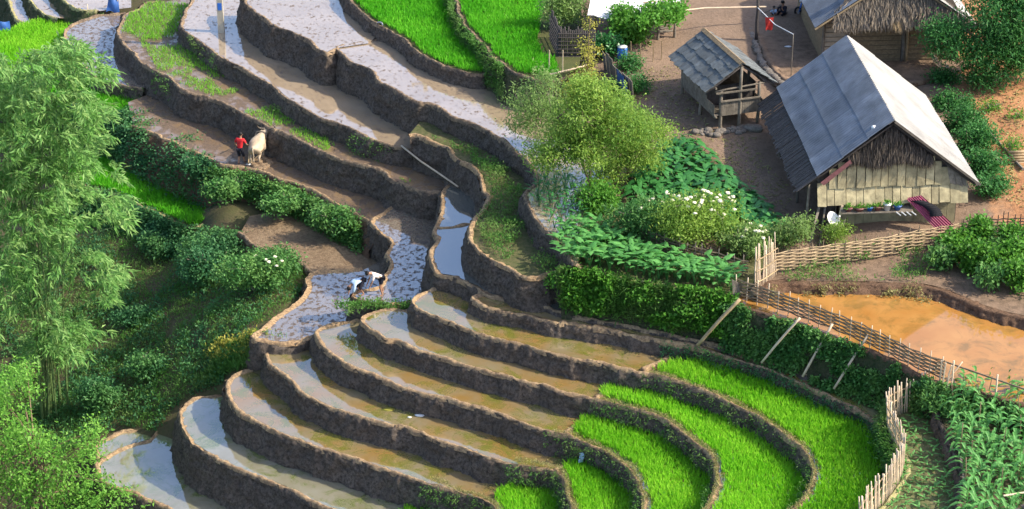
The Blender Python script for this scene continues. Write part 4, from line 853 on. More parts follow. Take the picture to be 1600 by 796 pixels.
for (u, v0, v1) in ((3.1, VG, LEN-.5), (-2.1, VG, LEN-.5)):
    n = 22
    for k in range(n): board(h, 'side_plank', 'oldwood', F(u, v0+(v1-v0)*k/n, -.15), F(u, v0+(v1-v0)*(k+1)/n-.015, -.15), F(u, v0+(v1-v0)*(k+1)/n-.015, 2.05), F(u, v0+(v1-v0)*k/n, 2.05), .03)
board(h, 'back_wall', 'oldwood', F(-2.1, LEN-.5, -.15), F(3.1, LEN-.5, -.15), F(3.1, LEN-.5, 2.4), F(-2.1, LEN-.5, 2.4), .04)
for k in range(5): post(h, 'porch_post', 'oldwood', F(-3.35, .5+k*(LEN-1)/4, -.2), F(-3.35, .5+k*(LEN-1)/4, 2.3), .07)
for k in range(6): board(h, 'porch_board', 'darkwood', F(-3.3+.2*k, VG+.1, 0), F(-3.12+.2*k, VG+.1, 0), F(-3.12+.2*k, VG+.1, 1.3+.05*k), F(-3.3+.2*k, VG+.1, 1.3+.05*k), .03)
# things at the gable
def lean(name, label, cat, mat, p0, p1, w=.16, th=.03):
    mb = MB(); mb.bar(p0, p1, w, th, (0, 1, .2)); o = mb.build(name, MAT[mat]); return tag(o, label, cat)
lean('leaning_plank', 'pale plank leaning on the gable sill beside the satellite dish', 'plank', 'bamboo_pale', F(-2.35, -.55, -.05), F(-1.98, VG-.6, 1.35), .1, .03)
lean('leaning_pole', 'dark pole leaning under the eave left of the dish', 'pole', 'oldwood', F(-3.45, -.9, -.1), F(-2.75, VG, 1.6), .1, .06)
lean('leaning_pole', 'second pole leaning under the eave by the yellow shrub', 'pole', 'oldwood', F(-3.05, -1.0, -.1), F(-2.6, VG-.1, 1.2), .07, .05)
d = thing('satellite_dish', 'white satellite dish on a short post beside the plank wall', 'satellite dish', F(-2.45, -.35, -.05))
post(d, 'mast', 'white', F(-2.45, -.35, -.1), F(-2.45, -.35, .62), .03)
mb = MB(); c = F(-2.45, -.4, .8); ax = unit(np.array([.55, -.55, .6])); e1 = unit(np.cross(ax, (0, 0, 1))); e2 = np.cross(e1, ax); V = [c-ax*.02]
for rr in (.12, .24, .33):
    for k in range(16): a = k*math.pi/8; V.append(c+ax*(rr*rr*.9)+(e1*math.cos(a)+e2*math.sin(a)*1.05)*rr)
Fc = [(0, 1+k, 1+(k+1) % 16) for k in range(16)]+[(1+r*16+k, 17+r*16+k, 17+r*16+(k+1) % 16, 1+r*16+(k+1) % 16) for r in range(2) for k in range(16)]
mb.add(V, Fc); mb.build('reflector', MAT['white'], d, True)
mb = MB(); mb.tube([c-e2*.3+ax*.08, c+ax*.35-e2*.25, c+ax*.42], .012, 5); mb.build('feed_arm', MAT['white'], d); mb = MB(); mb.tube([c+ax*.36, c+ax*.5], .035, 8); mb.build('feed_horn', MAT['white'], d)
def pot(u, label, r, hh, mat, plant=True, v=VG-.8):
    t = thing('flower_pot', label, 'flower pot', F(u, v, 1.165)); mb = MB(); o = F(u, v, 1.165)
    mb.tube([o, o+(0, 0, hh*.85), o+(0, 0, hh*.86), o+(0, 0, hh)], [r*.7, r, r*1.12, r*1.12], 12); mb.build('pot', MAT[mat], t, True)
    if plant:
        k = 40; C = o+(0, 0, hh)+rng.normal(size=(k, 3))*(r*.5, r*.5, .03); leafobj('plant', C, rdir(k, 1.0), rdir(k), .22, .05, 'cover_bright', t)
pot(-1.75, 'plum coloured flower pot at the plank end of the sill', .16, .16, 'terracotta'); pot(-1.3, 'wide plum flower pot next to the corner pot', .2, .15, 'terracotta'); pot(-.85, 'small blue pot on the sill with grassy plant', .14, .16, 'blue')
pot(-.5, 'plum flower pot beside the white bucket', .16, .18, 'terracotta'); pot(-.1, 'white bucket with a plant on the sill', .17, .3, 'white'); pot(.35, 'blue grey pot near the drying rack', .17, .2, 'bluetarp')
rk = thing('rack', 'little white zigzag rack hanging below the pots', 'rack', F(.8, VG-1.02, 1.1))
for k in range(4):
    mb = MB(); mb.bar(F(.25+.22*k, VG-1.04, 1.16), F(.45+.22*k, VG-1.06, 1.0), .035, .035); mb.build('rack_bar', MAT['white'], rk)
s = thing('roofing_sheet_roll', 'wine red striped roofing sheets leaning against the plank wall', 'roofing sheet', F(2.3, -.7, 0))
corrugated(s, 'sheet', 'redsheet', F(.75, VG-.62, 1.55), F(1.35, VG-.62, 1.62), F(3.1, -1.0, .12), F(2.35, -1.0, .02), .1, .03)
corrugated(s, 'sheet', 'redsheet', F(.8, VG-.55, 1.58), F(1.4, VG-.55, 1.68), F(3.15, -.93, .2), F(2.4, -.93, .1), .1, .03)
mb = MB(); q = np.array([F(.85+1.5*t*.95+.3*math.sin(5*t), VG-.68-.95*t, 1.45-.9*t+.10) for t in np.linspace(.05, .62, 9)])
for k in range(8): slab(mb, q[k]+F.u*-.12, q[k]+F.u*.42+(0, 0, .02), q[k+1]+F.u*.46+(0, 0, .02), q[k+1]+F.u*-.06, .02)
tag(mb.build('draped_cloth', MAT['black'], None, True), 'black cloth draped over the red roofing sheets', 'cloth')
mb = MB(); mb.ell(F(2.0, -.5, .78), (.22, .1, .07), 8, 5); tag(mb.build('blue_bag', MAT['bluetarp'], None, True), 'small blue bag lying on the red roofing sheets', 'bag')
mb = MB(); o = slope(-1, .9, .5); mb.tube([o+(0, 0, .04), o+(0, 0, .16), o+(0, 0, .2)], [.12, .12, .05], 10); tag(mb.build('roof_can', MAT['white'], None, True), 'pale container lying on the corrugated roof near the gable', 'container')

# ---------------- stilt hut
rf, rb = P(1160, 100, 13.4), P(1100, 47, 13.4); ZH = 10.12
F = Frame((rf[0], rf[1], ZH), (rb-rf)[:2]); LEN = float(np.linalg.norm(rb-rf)); RH = 13.4-ZH; TAN = .68; CS, SN = math.cos(math.atan(TAN)), math.sin(math.atan(TAN))
h = thing('stilt_hut', 'small wooden storage hut on stilts with grey shingle roof', 'hut', F(0, 2, 0))
def slope(sgn, s, v): return F(sgn*s*CS, v, RH-s*SN)
for sgn in (-1, 1):
    mb = MB(); slab(mb, slope(sgn, .02, .05), slope(sgn, .02, LEN-.05), slope(sgn, 2.05, LEN-.05), slope(sgn, 2.05, .05), .02*(-sgn)); 
    for q in mb.v: q[:, 2] -= .07
    ro = mb.build('roof', MAT['darkwood'], h)
    nr, ncol = 4, 16
    for k in range(nr):
        s0, s1 = 2.18*k/nr-.06*(k > 0), 2.18*(k+1)/nr+.02
        e = np.linspace(-.05, LEN+.03, ncol+1)+np.r_[0, rng.uniform(-.05, .05, ncol-1), 0]
        for a, b in zip(e[:-1], e[1:]):
            j = rng.uniform(-.05, .06); l = np.array([0, 0, .02+rng.uniform(0, .02)]); l2 = np.array([0, 0, .055+rng.uniform(0, .04)])
            board(ro, 'shingle', 'shingle', slope(sgn, max(0, s0), a+.008)+l, slope(sgn, max(0, s0), b-.008)+l, slope(sgn, s1+j, b-.008)+l2, slope(sgn, s1+j+rng.uniform(-.02, .02), a+.008)+l2, .018)
    for k in range(6): post(ro, 'rafter', 'darkwood', slope(sgn, .1, .06+k*(LEN-.2)/5)-(0, 0, .14), slope(sgn, 2.1, .06+k*(LEN-.2)/5)-(0, 0, .14), .035)
for c in range(5):
    v0, v1 = LEN*c/5-.05, LEN*(c+1)/5+.05; mb = MB()
    for s in (-1, 1): slab(mb, F(0, v0, RH+.09), F(0, v1, RH+.1), F(s*.16, v1, RH+.1-.16*TAN), F(s*.16, v0, RH+.09-.16*TAN), .012*s)
    mb.build('ridge_cap', MAT['matting'], h)
DK = .85
for (u, v, top) in ((-.93, .12, 2.0), (0, .06, RH-.15), (.95, .12, 2.25), (-1.2, 1.9, 2.05), (1.2, 1.9, 2.3), (-1.2, 4.2, 2.05), (1.2, 4.2, 2.3), (0, 4.25, RH-.15)): post(h, 'post', 'oldwood', F(u, v, -.25), F(u, v, top), .085, 7, .9)
for k in range(17): board(h, 'floor_plank', 'oldwood', F(-1.25, .1+k*.245, DK), F(1.25, .1+k*.245, DK), F(1.25, .33+k*.245, DK), F(-1.25, .33+k*.245, DK), .05)
for k in range(3): post(h, 'floor_beam', 'oldwood', F(-1.2+1.2*k, 0, DK-.1), F(-1.2+1.2*k, 4.3, DK-.1), .06)
for k in range(16): board(h, 'front_board', 'oldwood', F(-.9+.113*k, .03, DK-.06), F(-.9+.113*k+.106, .03, DK-.06), F(-.9+.113*k+.106, .03, DK+.62), F(-.9+.113*k, .03, DK+.62), .025)
for z, u0, u1 in ((DK+.68, -1.0, 1.0), (DK+1.1, -1.25, .75)): mb = MB(); mb.bar(F(u0, -.01, z), F(u1, -.01, z), .08, .07); mb.build('rail', MAT['oldwood'], h)
for u in (-1.22, 1.22):
    for k in range(15): board(h, 'side_board', 'oldwood', F(u, 1.1+.215*k, DK-.05), F(u, 1.1+.215*k+.2, DK-.05), F(u, 1.1+.215*k+.2, DK+1.0), F(u, 1.1+.215*k, DK+1.0), .025)
    for k in range(4): board(h, 'side_board', 'oldwood', F(u, .15+.235*k, DK-.05), F(u, .15+.235*k+.22, DK-.05), F(u, .15+.235*k+.22, DK+.45), F(u, .15+.235*k, DK+.45), .025)
for k in range(10): board(h, 'inner_board', 'darkwood', F(-1.2+.24*k, 1.15, DK), F(-1.2+.24*k+.225, 1.15, DK), F(-1.2+.24*k+.225, 1.15, DK+1.0), F(-1.2+.24*k, 1.15, DK+1.0), .025)
board(h, 'back_wall', 'oldwood', F(-1.2, 4.25, DK), F(1.2, 4.25, DK), F(1.2, 4.25, DK+1.2), F(-1.2, 4.25, DK+1.2), .03)
for k in range(3): mb = MB(); mb.tube([F(-1.2+1.2*k, .1, 2.15+(.9 if k == 1 else 0)), F(-1.2+1.2*k, 4.3, 2.15+(.9 if k == 1 else 0))], .05, 6); mb.build('wall_plate', MAT['oldwood'], h)
post(h, 'tie_beam', 'oldwood', F(-1.25, .1, 2.0), F(1.25, .1, 2.2), .05)

# stones
def stone_mesh(i):
    mb = MB(); mb.ell((0, 0, 0), (1, 1, 1), 8, 6, lambda v: np.sign(v)*np.abs(v)**.75*(1+.28*vnoise(v, 1.3, 60+i))[:, None]); me = mb.mesh('stone', True); me.materials.append(MAT['stone']); return me
STONES = [stone_mesh(i) for i in range(6)]
def stone(parent, p, r, name='stone'):
    o = link(name, STONES[int(rng.integers(6))], None, parent, True); o.location = Vector([float(c) for c in p])-(wloc(parent) if parent else Vector((0, 0, 0))); o.scale = [float(c) for c in r]; o.rotation_euler = (rng.uniform(-.2, .2), rng.uniform(-.2, .2), rng.uniform(-.6, .6)); return o
t = thing('stone_edging', 'row of rough grey stones edging the ground before the stilt hut', 'stone edging', on_base([(1135, 210)])[0])
for k in range(34):
    s = rng.random(); px = 1084+s*82; py = 200+(1-abs(s-.4))*10+rng.uniform(-4, 4); p = on_base([(px, py)])[0]; r = rng.uniform(.08, .19); stone(t, p+(0, 0, r*.3), (r*1.2, r, r*.75))
p = on_base([(1176, 204)])[0]; stone(t, p+(0, 0, .1), (.5, .22, .17), 'long_stone')
t = thing('dry_stone_wall', 'dry stone wall holding up the yard of the thatched house', 'stone wall', P(1200, 95, 10.6))
fr = TERR['YARD2']['front']; nn = TERR['YARD2']['n']
ii = [i for i in range(0, len(fr), 3) if 1174 < pix((fr[i][0], fr[i][1], 11))[0] < 1275 and pix((fr[i][0], fr[i][1], 11))[1] > 30]
for i in ii:
    for z in (10.45, 10.68, 10.9):
        r = rng.uniform(.11, .17); q = fr[i]+nn[i]*(.18+.3*(11-z)*.5+rng.uniform(-.04, .05)); stone(t, (q[0], q[1], z+rng.uniform(-.04, .04)), (r*1.25, r*1.1, r*.8))

# ---------------- thatched house at the top
ZU = 11.02
c0 = P(1284, 97, ZU); F = Frame(c0, (-.06, 1.0)); 
h = thing('thatched_house', 'house with shaggy thatch skirt, matting walls and grey sheet roof', 'house', F(3, 2, 0))
WU, EH, TAN = 6.6, 2.15, .68; RU = WU/2; RHH = EH+(RU+.55)*TAN; CS, SN = math.cos(math.atan(TAN)), math.sin(math.atan(TAN)); LU = 7.5
def slope(sgn, s, v): return F(RU+sgn*s*CS, v, RHH-s*SN)
SL = (RU+.6)/CS
for sgn in (-1, 1):
    mb = MB(); slab(mb, slope(sgn, .02, -.85), slope(sgn, .02, LU), slope(sgn, SL, LU), slope(sgn, SL, -.85), .02*(-sgn))
    for q in mb.v: q[:, 2] -= .06
    ro = mb.build('roof', MAT['darkwood'], h)
    for k in range(3):
        for c in range(5):
            s0, s1 = SL*k/3-.06*(k > 0), SL*(k+1)/3+.03; v0, v1 = -.9+1.7*c-.03, -.9+1.7*(c+1)+.03; up = np.array([0, 0, .02+.014*(3-k)+.006*(c % 2)])
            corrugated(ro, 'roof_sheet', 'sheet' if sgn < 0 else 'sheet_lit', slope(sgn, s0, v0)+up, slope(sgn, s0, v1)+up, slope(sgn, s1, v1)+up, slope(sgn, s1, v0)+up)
    mb = MB(); mb.tube([slope(sgn, .2, -.86)-(0, 0, .1), slope(sgn, SL, -.86)-(0, 0, .1)], .05, 6); mb.build('verge_pole', MAT['bamboo_dry'], ro)
for (a, b, m) in ((0.05, 1.15, 'matting_pale'), (1.2, 3.85, 'matting'), (4.05, 6.55, 'matting')):
    board(h, 'wall_panel', m, F(a, 0, -.1), F(b, 0, -.1), F(b, 0, 2.3), F(a, 0, 2.3), .04)
    n = 9
    for k in range(n):
        z = .08+k*.24; mb = MB(); mb.bar(F(a, -.025, z), F(b, -.025, z), .03, .03 if m == 'matting' else .02); mb.build('wall_batten', MAT['bamboo_old'], h)
for u in (0, 1.17, 3.95, 6.6): post(h, 'post', 'oldwood', F(u, -.06, -.2), F(u, -.06, 2.5), .09 if u != 3.95 else .11)
post(h, 'post', 'bamboo_dry', F(4.1, -.1, -.2), F(4.1, -.1, 2.4), .08)
for u in (.05, 6.55): board(h, 'side_wall', 'matting', F(u, .05, -.1), F(u, LU-.4, -.1), F(u, LU-.4, 2.3), F(u, .05, 2.3), .04)
# shaggy skirt of thatch over the front
tops = []
for k in range(9000):
    s = rng.random(); u = rng.uniform(.35, 6.9); zt = min(EH+2.5, RHH-abs(u-RU)*TAN-.1); z = 2.05+s*(zt-2.05)
    if z < zt: tops.append(F(u, -.85+.28*(z-2.0)+rng.uniform(-.06, .06), z+.3))
straw(h, 'thatch', 'thatch', np.array(tops), .55, .05, (0, -.35, -1), .22)
mb = MB(); mb.add([F(.4, -.72, 2.1), F(6.8, -.72, 2.1), F(RU+2.0, .0, 4.6), F(RU-2.0, .0, 4.6)], [(0, 1, 2, 3)]); mb.build('thatch_backing', MAT['thatch_dark'], h)
for k in range(12): a = F(.3+.22*k, -.2, 2.55-.02*k); post(h, 'eave_stick', 'bamboo_dry', a, a+F.u*rng.uniform(-.3, .1)-F.v*.65-(0, 0, .35), .018)
for z in (2.15, 2.45): mb = MB(); mb.tube([F(.1, -.55, z), F(2.3, -.6, z+.05)], .025, 5); mb.build('eave_pole', MAT['bamboo_dry'], h)
k = 60; C = F(3.3, -1.0, 2.35)+rng.normal(size=(k, 3))*(.12, .05, .05); o = straw(None, 'broom_bundle', 'bamboo_dry', C, .5, .05, (0, -.1, -1), .25); tag(o, 'light brown bundle of straw hanging from the thatch edge', 'straw bundle')
# shed with woven dark wall and white sheeting
A0, B0 = P(872, 98, 10.7), P(930, 103, 10.5); C0 = P(858, 62, 10.9)
h = thing('woven_shed', 'dark woven shed with white sheeting roof behind the yellow sapling', 'shed', A0)
for (a, b, n) in ((A0, B0, 20), (C0, A0, 14)):
    for k in range(n):
        q = a+(b-a)*(k+.5)/n; q = np.array([q[0], q[1], 10.3]); lean_ = unit(np.cross(b-a, (0, 0, 1)))*.12; post(h, 'slat', 'darkwood', q, q+(0, 0, 2.1+rng.uniform(-.1, .15))-lean_, .045, 5)
    for k in range(9): mb = MB(); z = 10.6+.2*k; mb.tube([(a[0], a[1], z), ((a[0]+b[0])/2, (a[1]+b[1])/2-.04, z), (b[0], b[1], z)], .028, 5); mb.build('weave_strip', MAT['darkwood'], h)
q = [P(918, 24, 12.3), P(958, 30, 12.0), P(1068, 16, 12.1), P(1060, -40, 12.9), P(930, -40, 12.9)]
mb = MB(); n = 14; top = np.array([q[4]+(q[3]-q[4])*t for t in np.linspace(0, 1, n)]); bot = np.array([(q[0]+(q[1]-q[0])*t*3 if t < .33 else q[1]+(q[2]-q[1])*(t-.33)/.67) for t in np.linspace(0, 1, n)]); V = []
for j in range(6): V.append(bot+(top-bot)*j/5+np.c_[np.zeros((n, 2)), .06*np.sin(np.arange(n)*1.7+j)-.12*math.sin(j*math.pi/5)])
V = np.concatenate(V); V = np.concatenate([V, V-(0, 0, .03)])
Fs = [(j*n+i, j*n+i+1, (j+1)*n+i+1, (j+1)*n+i) for j in range(5) for i in range(n-1)]; Fs += [tuple(a+6*n for a in f[::-1]) for f in Fs]; mb.add(V, Fs); mb.build('roof', MAT['whitetarp'], h, True)
for px, py in ((955, 60), (1062, 40), (930, 50)): p = P(px, py, 10.7); post(h, 'post', 'oldwood', p, (p[0], p[1], 12.2), .06)
bush('shrub', 'grey leafed shrub growing over the woven shed', 885, 45, 10.9, 2.2, 2.3, 'shrub_grey', .15, .08, .8)
bush('shrub', 'green vine bush between the shed and the pergola', 975, 72, 10.6, 2.4, 2.0, 'cover_bright', .2, .12, .9)
bush('shrub', 'dark bush around the blue barrel', 985, 112, 10.5, 1.3, .8, 'tree_dark', .16, .08)
bush('shrub', 'low leafy plant left of the blue barrel by the sapling', 945, 92, 10.5, 1.3, 1.2, 'taro', .2, .12)
t = thing('pergola', 'vine covered pergola on forked posts over a plank bench', 'pergola', P(1030, 63, 10.85))
for px, py in ((1008, 66), (1028, 64), (1054, 60), (1050, 38), (1010, 42)):
    p = P(px, py, 10.8); post(t, 'post', 'oldwood', p-(0, 0, .1), p+(0, 0, .8), .085)
    for s in (-1, 1): post(t, 'fork', 'oldwood', p+(0, 0, .75), p+(s*.22, 0, 1.5), .045)
for k in range(5): a, b = P(998+2*k, 66-6*k, 10.8), P(1062+2*k, 60-6*k, 10.8); mb = MB(); mb.tube([a+(0, 0, 1.5), b+(0, 0, 1.55)], .03, 5); mb.build('beam', MAT['bamboo_dry'], t)
for k in range(3): a, b = P(1004, 63-5*k, 10.85), P(1050, 59-5*k, 10.85); mb = MB(); mb.bar(a+(0, 0, .38), b+(0, 0, .38), .24, .05); mb.build('bench_plank', MAT['oldwood'], t)
p, nn_ = base_pts([(995,45),(1065,35),(1072,12),(1010,15)], 420, 12.35); o = cover('vine', p, nn_, 6, .18, .13, 'cover_bright', None, .14, .2); o.parent = t; o.data.transform(Matrix.Translation(-t.location)); del o['category']
mb = MB(); mb.tube([P(1018, 66, 10.8)+(0, 0, 1.5), P(1100, 48, 11)+(0, 0, 1.2), P(1196, 40, 11)+(0, 0, 1.0)], .045, 6); tag(mb.build('long_pole', MAT['bamboo_pale']), 'long pale bamboo pole running from pergola to stone wall', 'pole')
for i, (px, py, tx) in enumerate(((985,95,'thin garden stake left of the pergola bench'), (1000,98,'thin garden stake below the pergola bench'), (1020,97,'pale garden stake in front of the bench'), (1033,94,'garden stake close to the shingle roof'))):
    p = on_base([(px, py)])[0]; mb = MB(); mb.tube([p-(0, 0, .1), p+(.02, 0, .5), p+(0, 0, 1.0)], .022, 5); tag(mb.build('stake', MAT['bamboo_dry']), tx, 'stake')
for (px, py, hh, tx) in ((858,112,1.1,'pale stake standing in the rice left of the shed'), (879,112,1.1,'pale stake in the rice next to the rail')):
    p = P(px, py, 11.0); mb = MB(); mb.tube([p-(0, 0, .1), p+(0, 0, hh*.5), p+(.01, 0, hh)], .03, 5); tag(mb.build('stake', MAT['bamboo_pale']), tx, 'stake')
mb = MB(); mb.tube([P(858, 117, 11.15), P(888, 110, 11.2), P(918, 102, 11.2)], .045, 6); tag(mb.build('rail_pole', MAT['bamboo_pale']), 'pale bamboo rail lying along the corner of the rice', 'pole')
p = on_base([(972, 92)])[0]; t = thing('barrel', 'blue plastic barrel in the bushes below the pergola', 'barrel', p); mb = MB(); mb.tube([p, p+(0, 0, .1), p+(0, 0, .55), p+(0, 0, .6)], [.22, .25, .25, .22], 12); mb.build('body', MAT['blue'], t, True); mb = MB(); mb.tube([p+(0, 0, .61), p+(0, 0, .66)], .24, 12); mb.build('lid', MAT['white'], t, True)
t = thing('board_fence', 'short fence of upright grey boards beside the feathery shrub', 'fence', on_base([(965, 130)])[0])
for k in range(9):
    q = on_base([(944+5.2*k, 110+6.0*k)])[0]; r = on_base([(944+5.2*k+4.8, 110+6.0*k+5.4)])[0]; hh = 1.0+rng.uniform(-.15, .2); l = np.array([-.12, 0, 0]); board(t, 'fence_board', 'oldwood', q-(0, 0, .1), r-(0, 0, .1), r+(0, 0, hh)+l, q+(0, 0, hh+rng.uniform(-.05, .05))+l, .035)
mb = MB(); q0, q1 = on_base([(966, 140)])[0], on_base([(982, 160)])[0]; V = []
for j in range(7):
    for i in range(7): c = q0+(q1-q0)*i/6; V.append(c+(-.13+.06*math.sin(i*2.1+j*.4), -.08-.03*math.sin(i*1.7), 1.12-.13*j))
mb.add(V, [(j*7+i, j*7+i+1, j*7+i+8, j*7+i+7) for j in range(6) for i in range(6)]); tag(mb.build('hanging_cloth', MAT['bluetarp'], None, True), 'blue cloth hung over the end of the board fence', 'cloth')

# ---------------- fences
def pl_world(pts, z, ds=.1): return resample(np.array([P(x, y, z) for x, y in smooth_px(pts, 6)]), ds)
def woven(name, label, pts, z, hh, nrail, step, mat, smat, out=.035, over=.2, lean_=(0, 0)):
    w = pl_world(pts, z, .125); t = thing(name, label, 'fence', w[0]); n = len(w); tg = unit(np.gradient(w, axis=0)); nr = np.stack([tg[:, 1], -tg[:, 0], 0*tg[:, 0]], 1); k = max(1, int(step/.125))
    for i in range(0, n, k):
        p = w[i]; hv = hh+rng.uniform(.3, 1.2)*over; l = np.array([rng.normal()*.03, rng.normal()*.03, 0]); post(t, 'stake', smat, p-(0, 0, .2), p+(0, 0, hv)+l, .026, 5)
    for j in range(nrail):
        zz = .06+(hh-.06)*(j+.5)/nrail; ph = math.pi*(j % 2); s = np.arange(n); q = w+nr*(out*np.cos(s*math.pi/k+ph))[:, None]; q[:, 2] += zz+.02*vnoise(q, .8, j)
        a, b = (0, n) if j < nrail-2 else sorted(rng.choice(n, 2, False)) if rng.random() < .25 and n > 40 else (0, n)
        if b-a > 6: mb = MB(); mb.tube(q[a:b], .026+.012*rng.random(), 4); mb.build('woven_strip', MAT[mat], t)
    return t
woven('woven_fence', 'woven bamboo fence along the near bank of the orange pond', [(1150,464),(1200,480),(1260,502),(1320,525),(1380,552),(1430,577),(1474,594)], 9.1, .82, 10, .5, 'bamboo_old', 'bamboo_pale')
woven('woven_fence', 'woven fence between the pond shore and the plank gable', [(1198,430),(1218,426),(1290,415),(1370,404),(1430,392),(1500,380)], 9.38, .95, 12, .5, 'bamboo_dry', 'bamboo_old')
woven('woven_fence', 'blackened stake fence behind the climbing plants', [(1502,380),(1550,376),(1600,374),(1660,372)], 9.4, 1.05, 7, .25, 'charred', 'charred', over=.25)
woven('woven_fence', 'old dark woven fence behind the leafy garden crop', [(985,376),(1040,397),(1100,416),(1168,434)], 9.15, .8, 6, .4, 'bamboo_old', 'oldwood')
def pickets(name, label, pts, z, hh, step, mat, nrail=3, lean_=.12, r=.03, jit=.16):
    w = pl_world(pts, z, step); t = thing(name, label, 'fence', w[0]); tg = unit(np.gradient(w, axis=0))
    for p, g in zip(w, tg):
        n_ = np.array([g[1], -g[0], 0]); post(t, 'stake', mat, p-(0, 0, .2), p+n_*lean_*rng.uniform(.3, 1.6)+g*rng.normal()*.07+(0, 0, hh*(1+rng.uniform(-jit, jit))), r*rng.uniform(.75, 1.25), 5)
    for k in range(nrail):
        q = w.copy(); q[:, :2] += np.stack([tg[:, 1], -tg[:, 0]], 1)*(.05+lean_*.8*(k+.5)/nrail); q[:, 2] += hh*(k+.6)/nrail*.85; mb = MB(); mb.tube(q, .028, 5); mb.build('rail', MAT['bamboo_dry'], t)
    return t
pickets('stake_fence', 'pale bamboo stake fence curving round the wet seedbed', [(1478,608),(1455,624),(1430,636),(1408,644),(1391,654),(1389,668),(1400,690),(1412,718),(1408,745),(1391,772),(1366,800),(1345,832)], 7.88, 1.2, .12, 'bamboo_pale')
pickets('stake_screen', 'tall pale bamboo stake screen at the pond corner', [(1180,452),(1192,446),(1204,438),(1213,432)], 9.3, 1.75, .11, 'bamboo_pale', 3, -.1)
pickets('slatted_fence', 'short leaning slat fence at the end of the hedge', [(1462,100),(1474,108),(1488,117),(1503,126)], 10.95, .55, .13, 'bamboo_pale', 2, .3)
for i, (x0, y0, x1, y1, tx) in enumerate(((1156,468,1090,540,'thick brown bamboo prop beside the fence corner'), (1250,497,1190,567,'thin bamboo prop leaning on the woven pond fence next to the thick brown one'), (1301,506,1254,589,'crooked pale bamboo prop at the middle of the pond fence'), (1357,523,1303,608,'pale bamboo prop next to the stake fence end of the pond fence'))):
    a, b = P(x0, y0, 9.6), P(x1, y1, 7.5); c = (a+b)/2+(0, -.1, .12); mb = MB(); mb.tube(smooth_px([a, c, b], 4), .05 if i else .075, 7); tag(mb.build('bamboo_prop', MAT['bamboo_pale'] if i else MAT['bamboo_dry'], None, True), tx, 'pole')
t = thing('pond_rail', 'long thin bamboo rail on posts over the pond corner', 'rail', P(1487, 600, 9.1))
mb = MB(); mb.tube([P(1461, 560, 9.7)+(0, 0, 0), P(1530, 584, 9.72), P(1640, 622, 9.7)], .035, 6); mb.build('rail', MAT['bamboo_old'], t)
for px, py in ((1487, 600), (1555, 622), (1630, 646)): p = P(px, py, 9.1); post(t, 'post', 'bamboo_pale', p-(0, 0, .3), p+(0, 0, 1.0), .04)
a = P(1477, 598, 9.1); post(t, 'brace', 'bamboo_pale', a, a+(.6, .1, .85), .03)
for i, (px, py) in enumerate(((1468,596),(1473,600),(1480,604))):
    p = P(px, py, 9.15); mb = MB(); mb.tube([p-(0, 0, .2), p+(.02, 0, .5), p+(.05*i, 0, .9)], .03, 5); tag(mb.build('stake', MAT['bamboo_pale']), ('pale stake at the end of the pond fence, against the weave', 'pale stake between two others at the pond fence end', 'pale stake at the pond fence end beside the rail post')[i], 'stake')
# corner of the pond fence: bundle of old boards
t = thing('fence_corner', 'bundle of rough boards tied to the corner of the pond fence', 'boards', P(1152, 466, 9.15))
for k in range(5): p = P(1146+3*k, 468-k, 9.15); board(t, 'corner_board', 'oldwood', p, p+(.1, .02, 0), p+(.0-.1*k*.3, 0, .85-.06*k), p+(-.1-.1*k*.3, -.02, .9-.06*k), .03)
# maize garden stakes
maize_stakes = spaced([(1480,630),(1600,640),(1600,790),(1510,790)], 1.2, 16, 8.3)
for i, p in enumerate(maize_stakes):
    mb = MB(); mb.tube([p-(0, 0, .1), p+(.01, .01, .7), p+(rng.normal()*.06, 0, 1.35)], .02, 5); tag(mb.build('garden_stake', MAT['bamboo_dry']), 'thin bamboo stake standing among the maize', 'stake', 'stakes in the maize garden')
for k, (a, b, tx) in enumerate((((1492,690),(1500,712),'dark plank edging the maize bed by the seedbed path'), ((1500,720),(1506,745),'grey plank edging the maize bed next to the dark one'), ((1504,748),(1508,775),'split grey log edging the maize bed'))):
    mb = MB(); mb.bar(P(a[0], a[1], 8.3)+(0, 0, .05), P(b[0], b[1], 8.3)+(0, 0, .05), .07, .3); tag(mb.build('edging_plank', MAT['oldwood' if k else 'darkwood']), tx, 'plank')
# ---------------- poles, pipes
def utility_pole(p, hh, label, plate=True):
    t = thing('utility_pole', label, 'utility pole', p); mb = MB(); a, b = .17, .11; p = np.asarray(p, float); lo, hi = p-(0, 0, .3), p+(0, 0, hh)
    mb.hexa([lo+(-a, -a, 0), lo+(a, -a, 0), lo+(a, a, 0), lo+(-a, a, 0), hi+(-b, -b, 0), hi+(b, -b, 0), hi+(b, b, 0), hi+(-b, b, 0)]); mb.build('shaft', MAT['concrete'], t)
    if plate: mb = MB(); mb.box(p+(0, -.165, 1.5), (.11, 0, 0), (0, .008, 0), (0, 0, .2)); mb.build('number_plate', MAT['blue'], t)
    mb = MB(); mb.bar(hi+(-.8, 0, -.4), hi+(.8, 0, -.4), .09, .09); mb.build('cross_arm', MAT['oldwood'], t)
    for s in (-.7, 0, .7): mb = MB(); mb.tube([hi+(s, 0, -.35), hi+(s, 0, -.2)], [.05, .035], 8); mb.build('insulator', MAT['white'], t)
utility_pole(P(346, 50, 7.9), 8.5, 'square concrete utility pole with blue plate standing in the muddy paddy')
for px, py, tx in ((665, 140, 'concrete utility pole behind the dense rice'), (742, 165, 'second concrete utility pole behind the dense rice, towards the shed')):
    q = P(px, py, 9.5); k = 1+17/np.linalg.norm(q[:2]); x, y = q[0]*k, q[1]*k; utility_pole((x, y, float(base_z(x, y))), 16.4-float(base_z(x, y)), tx, False)
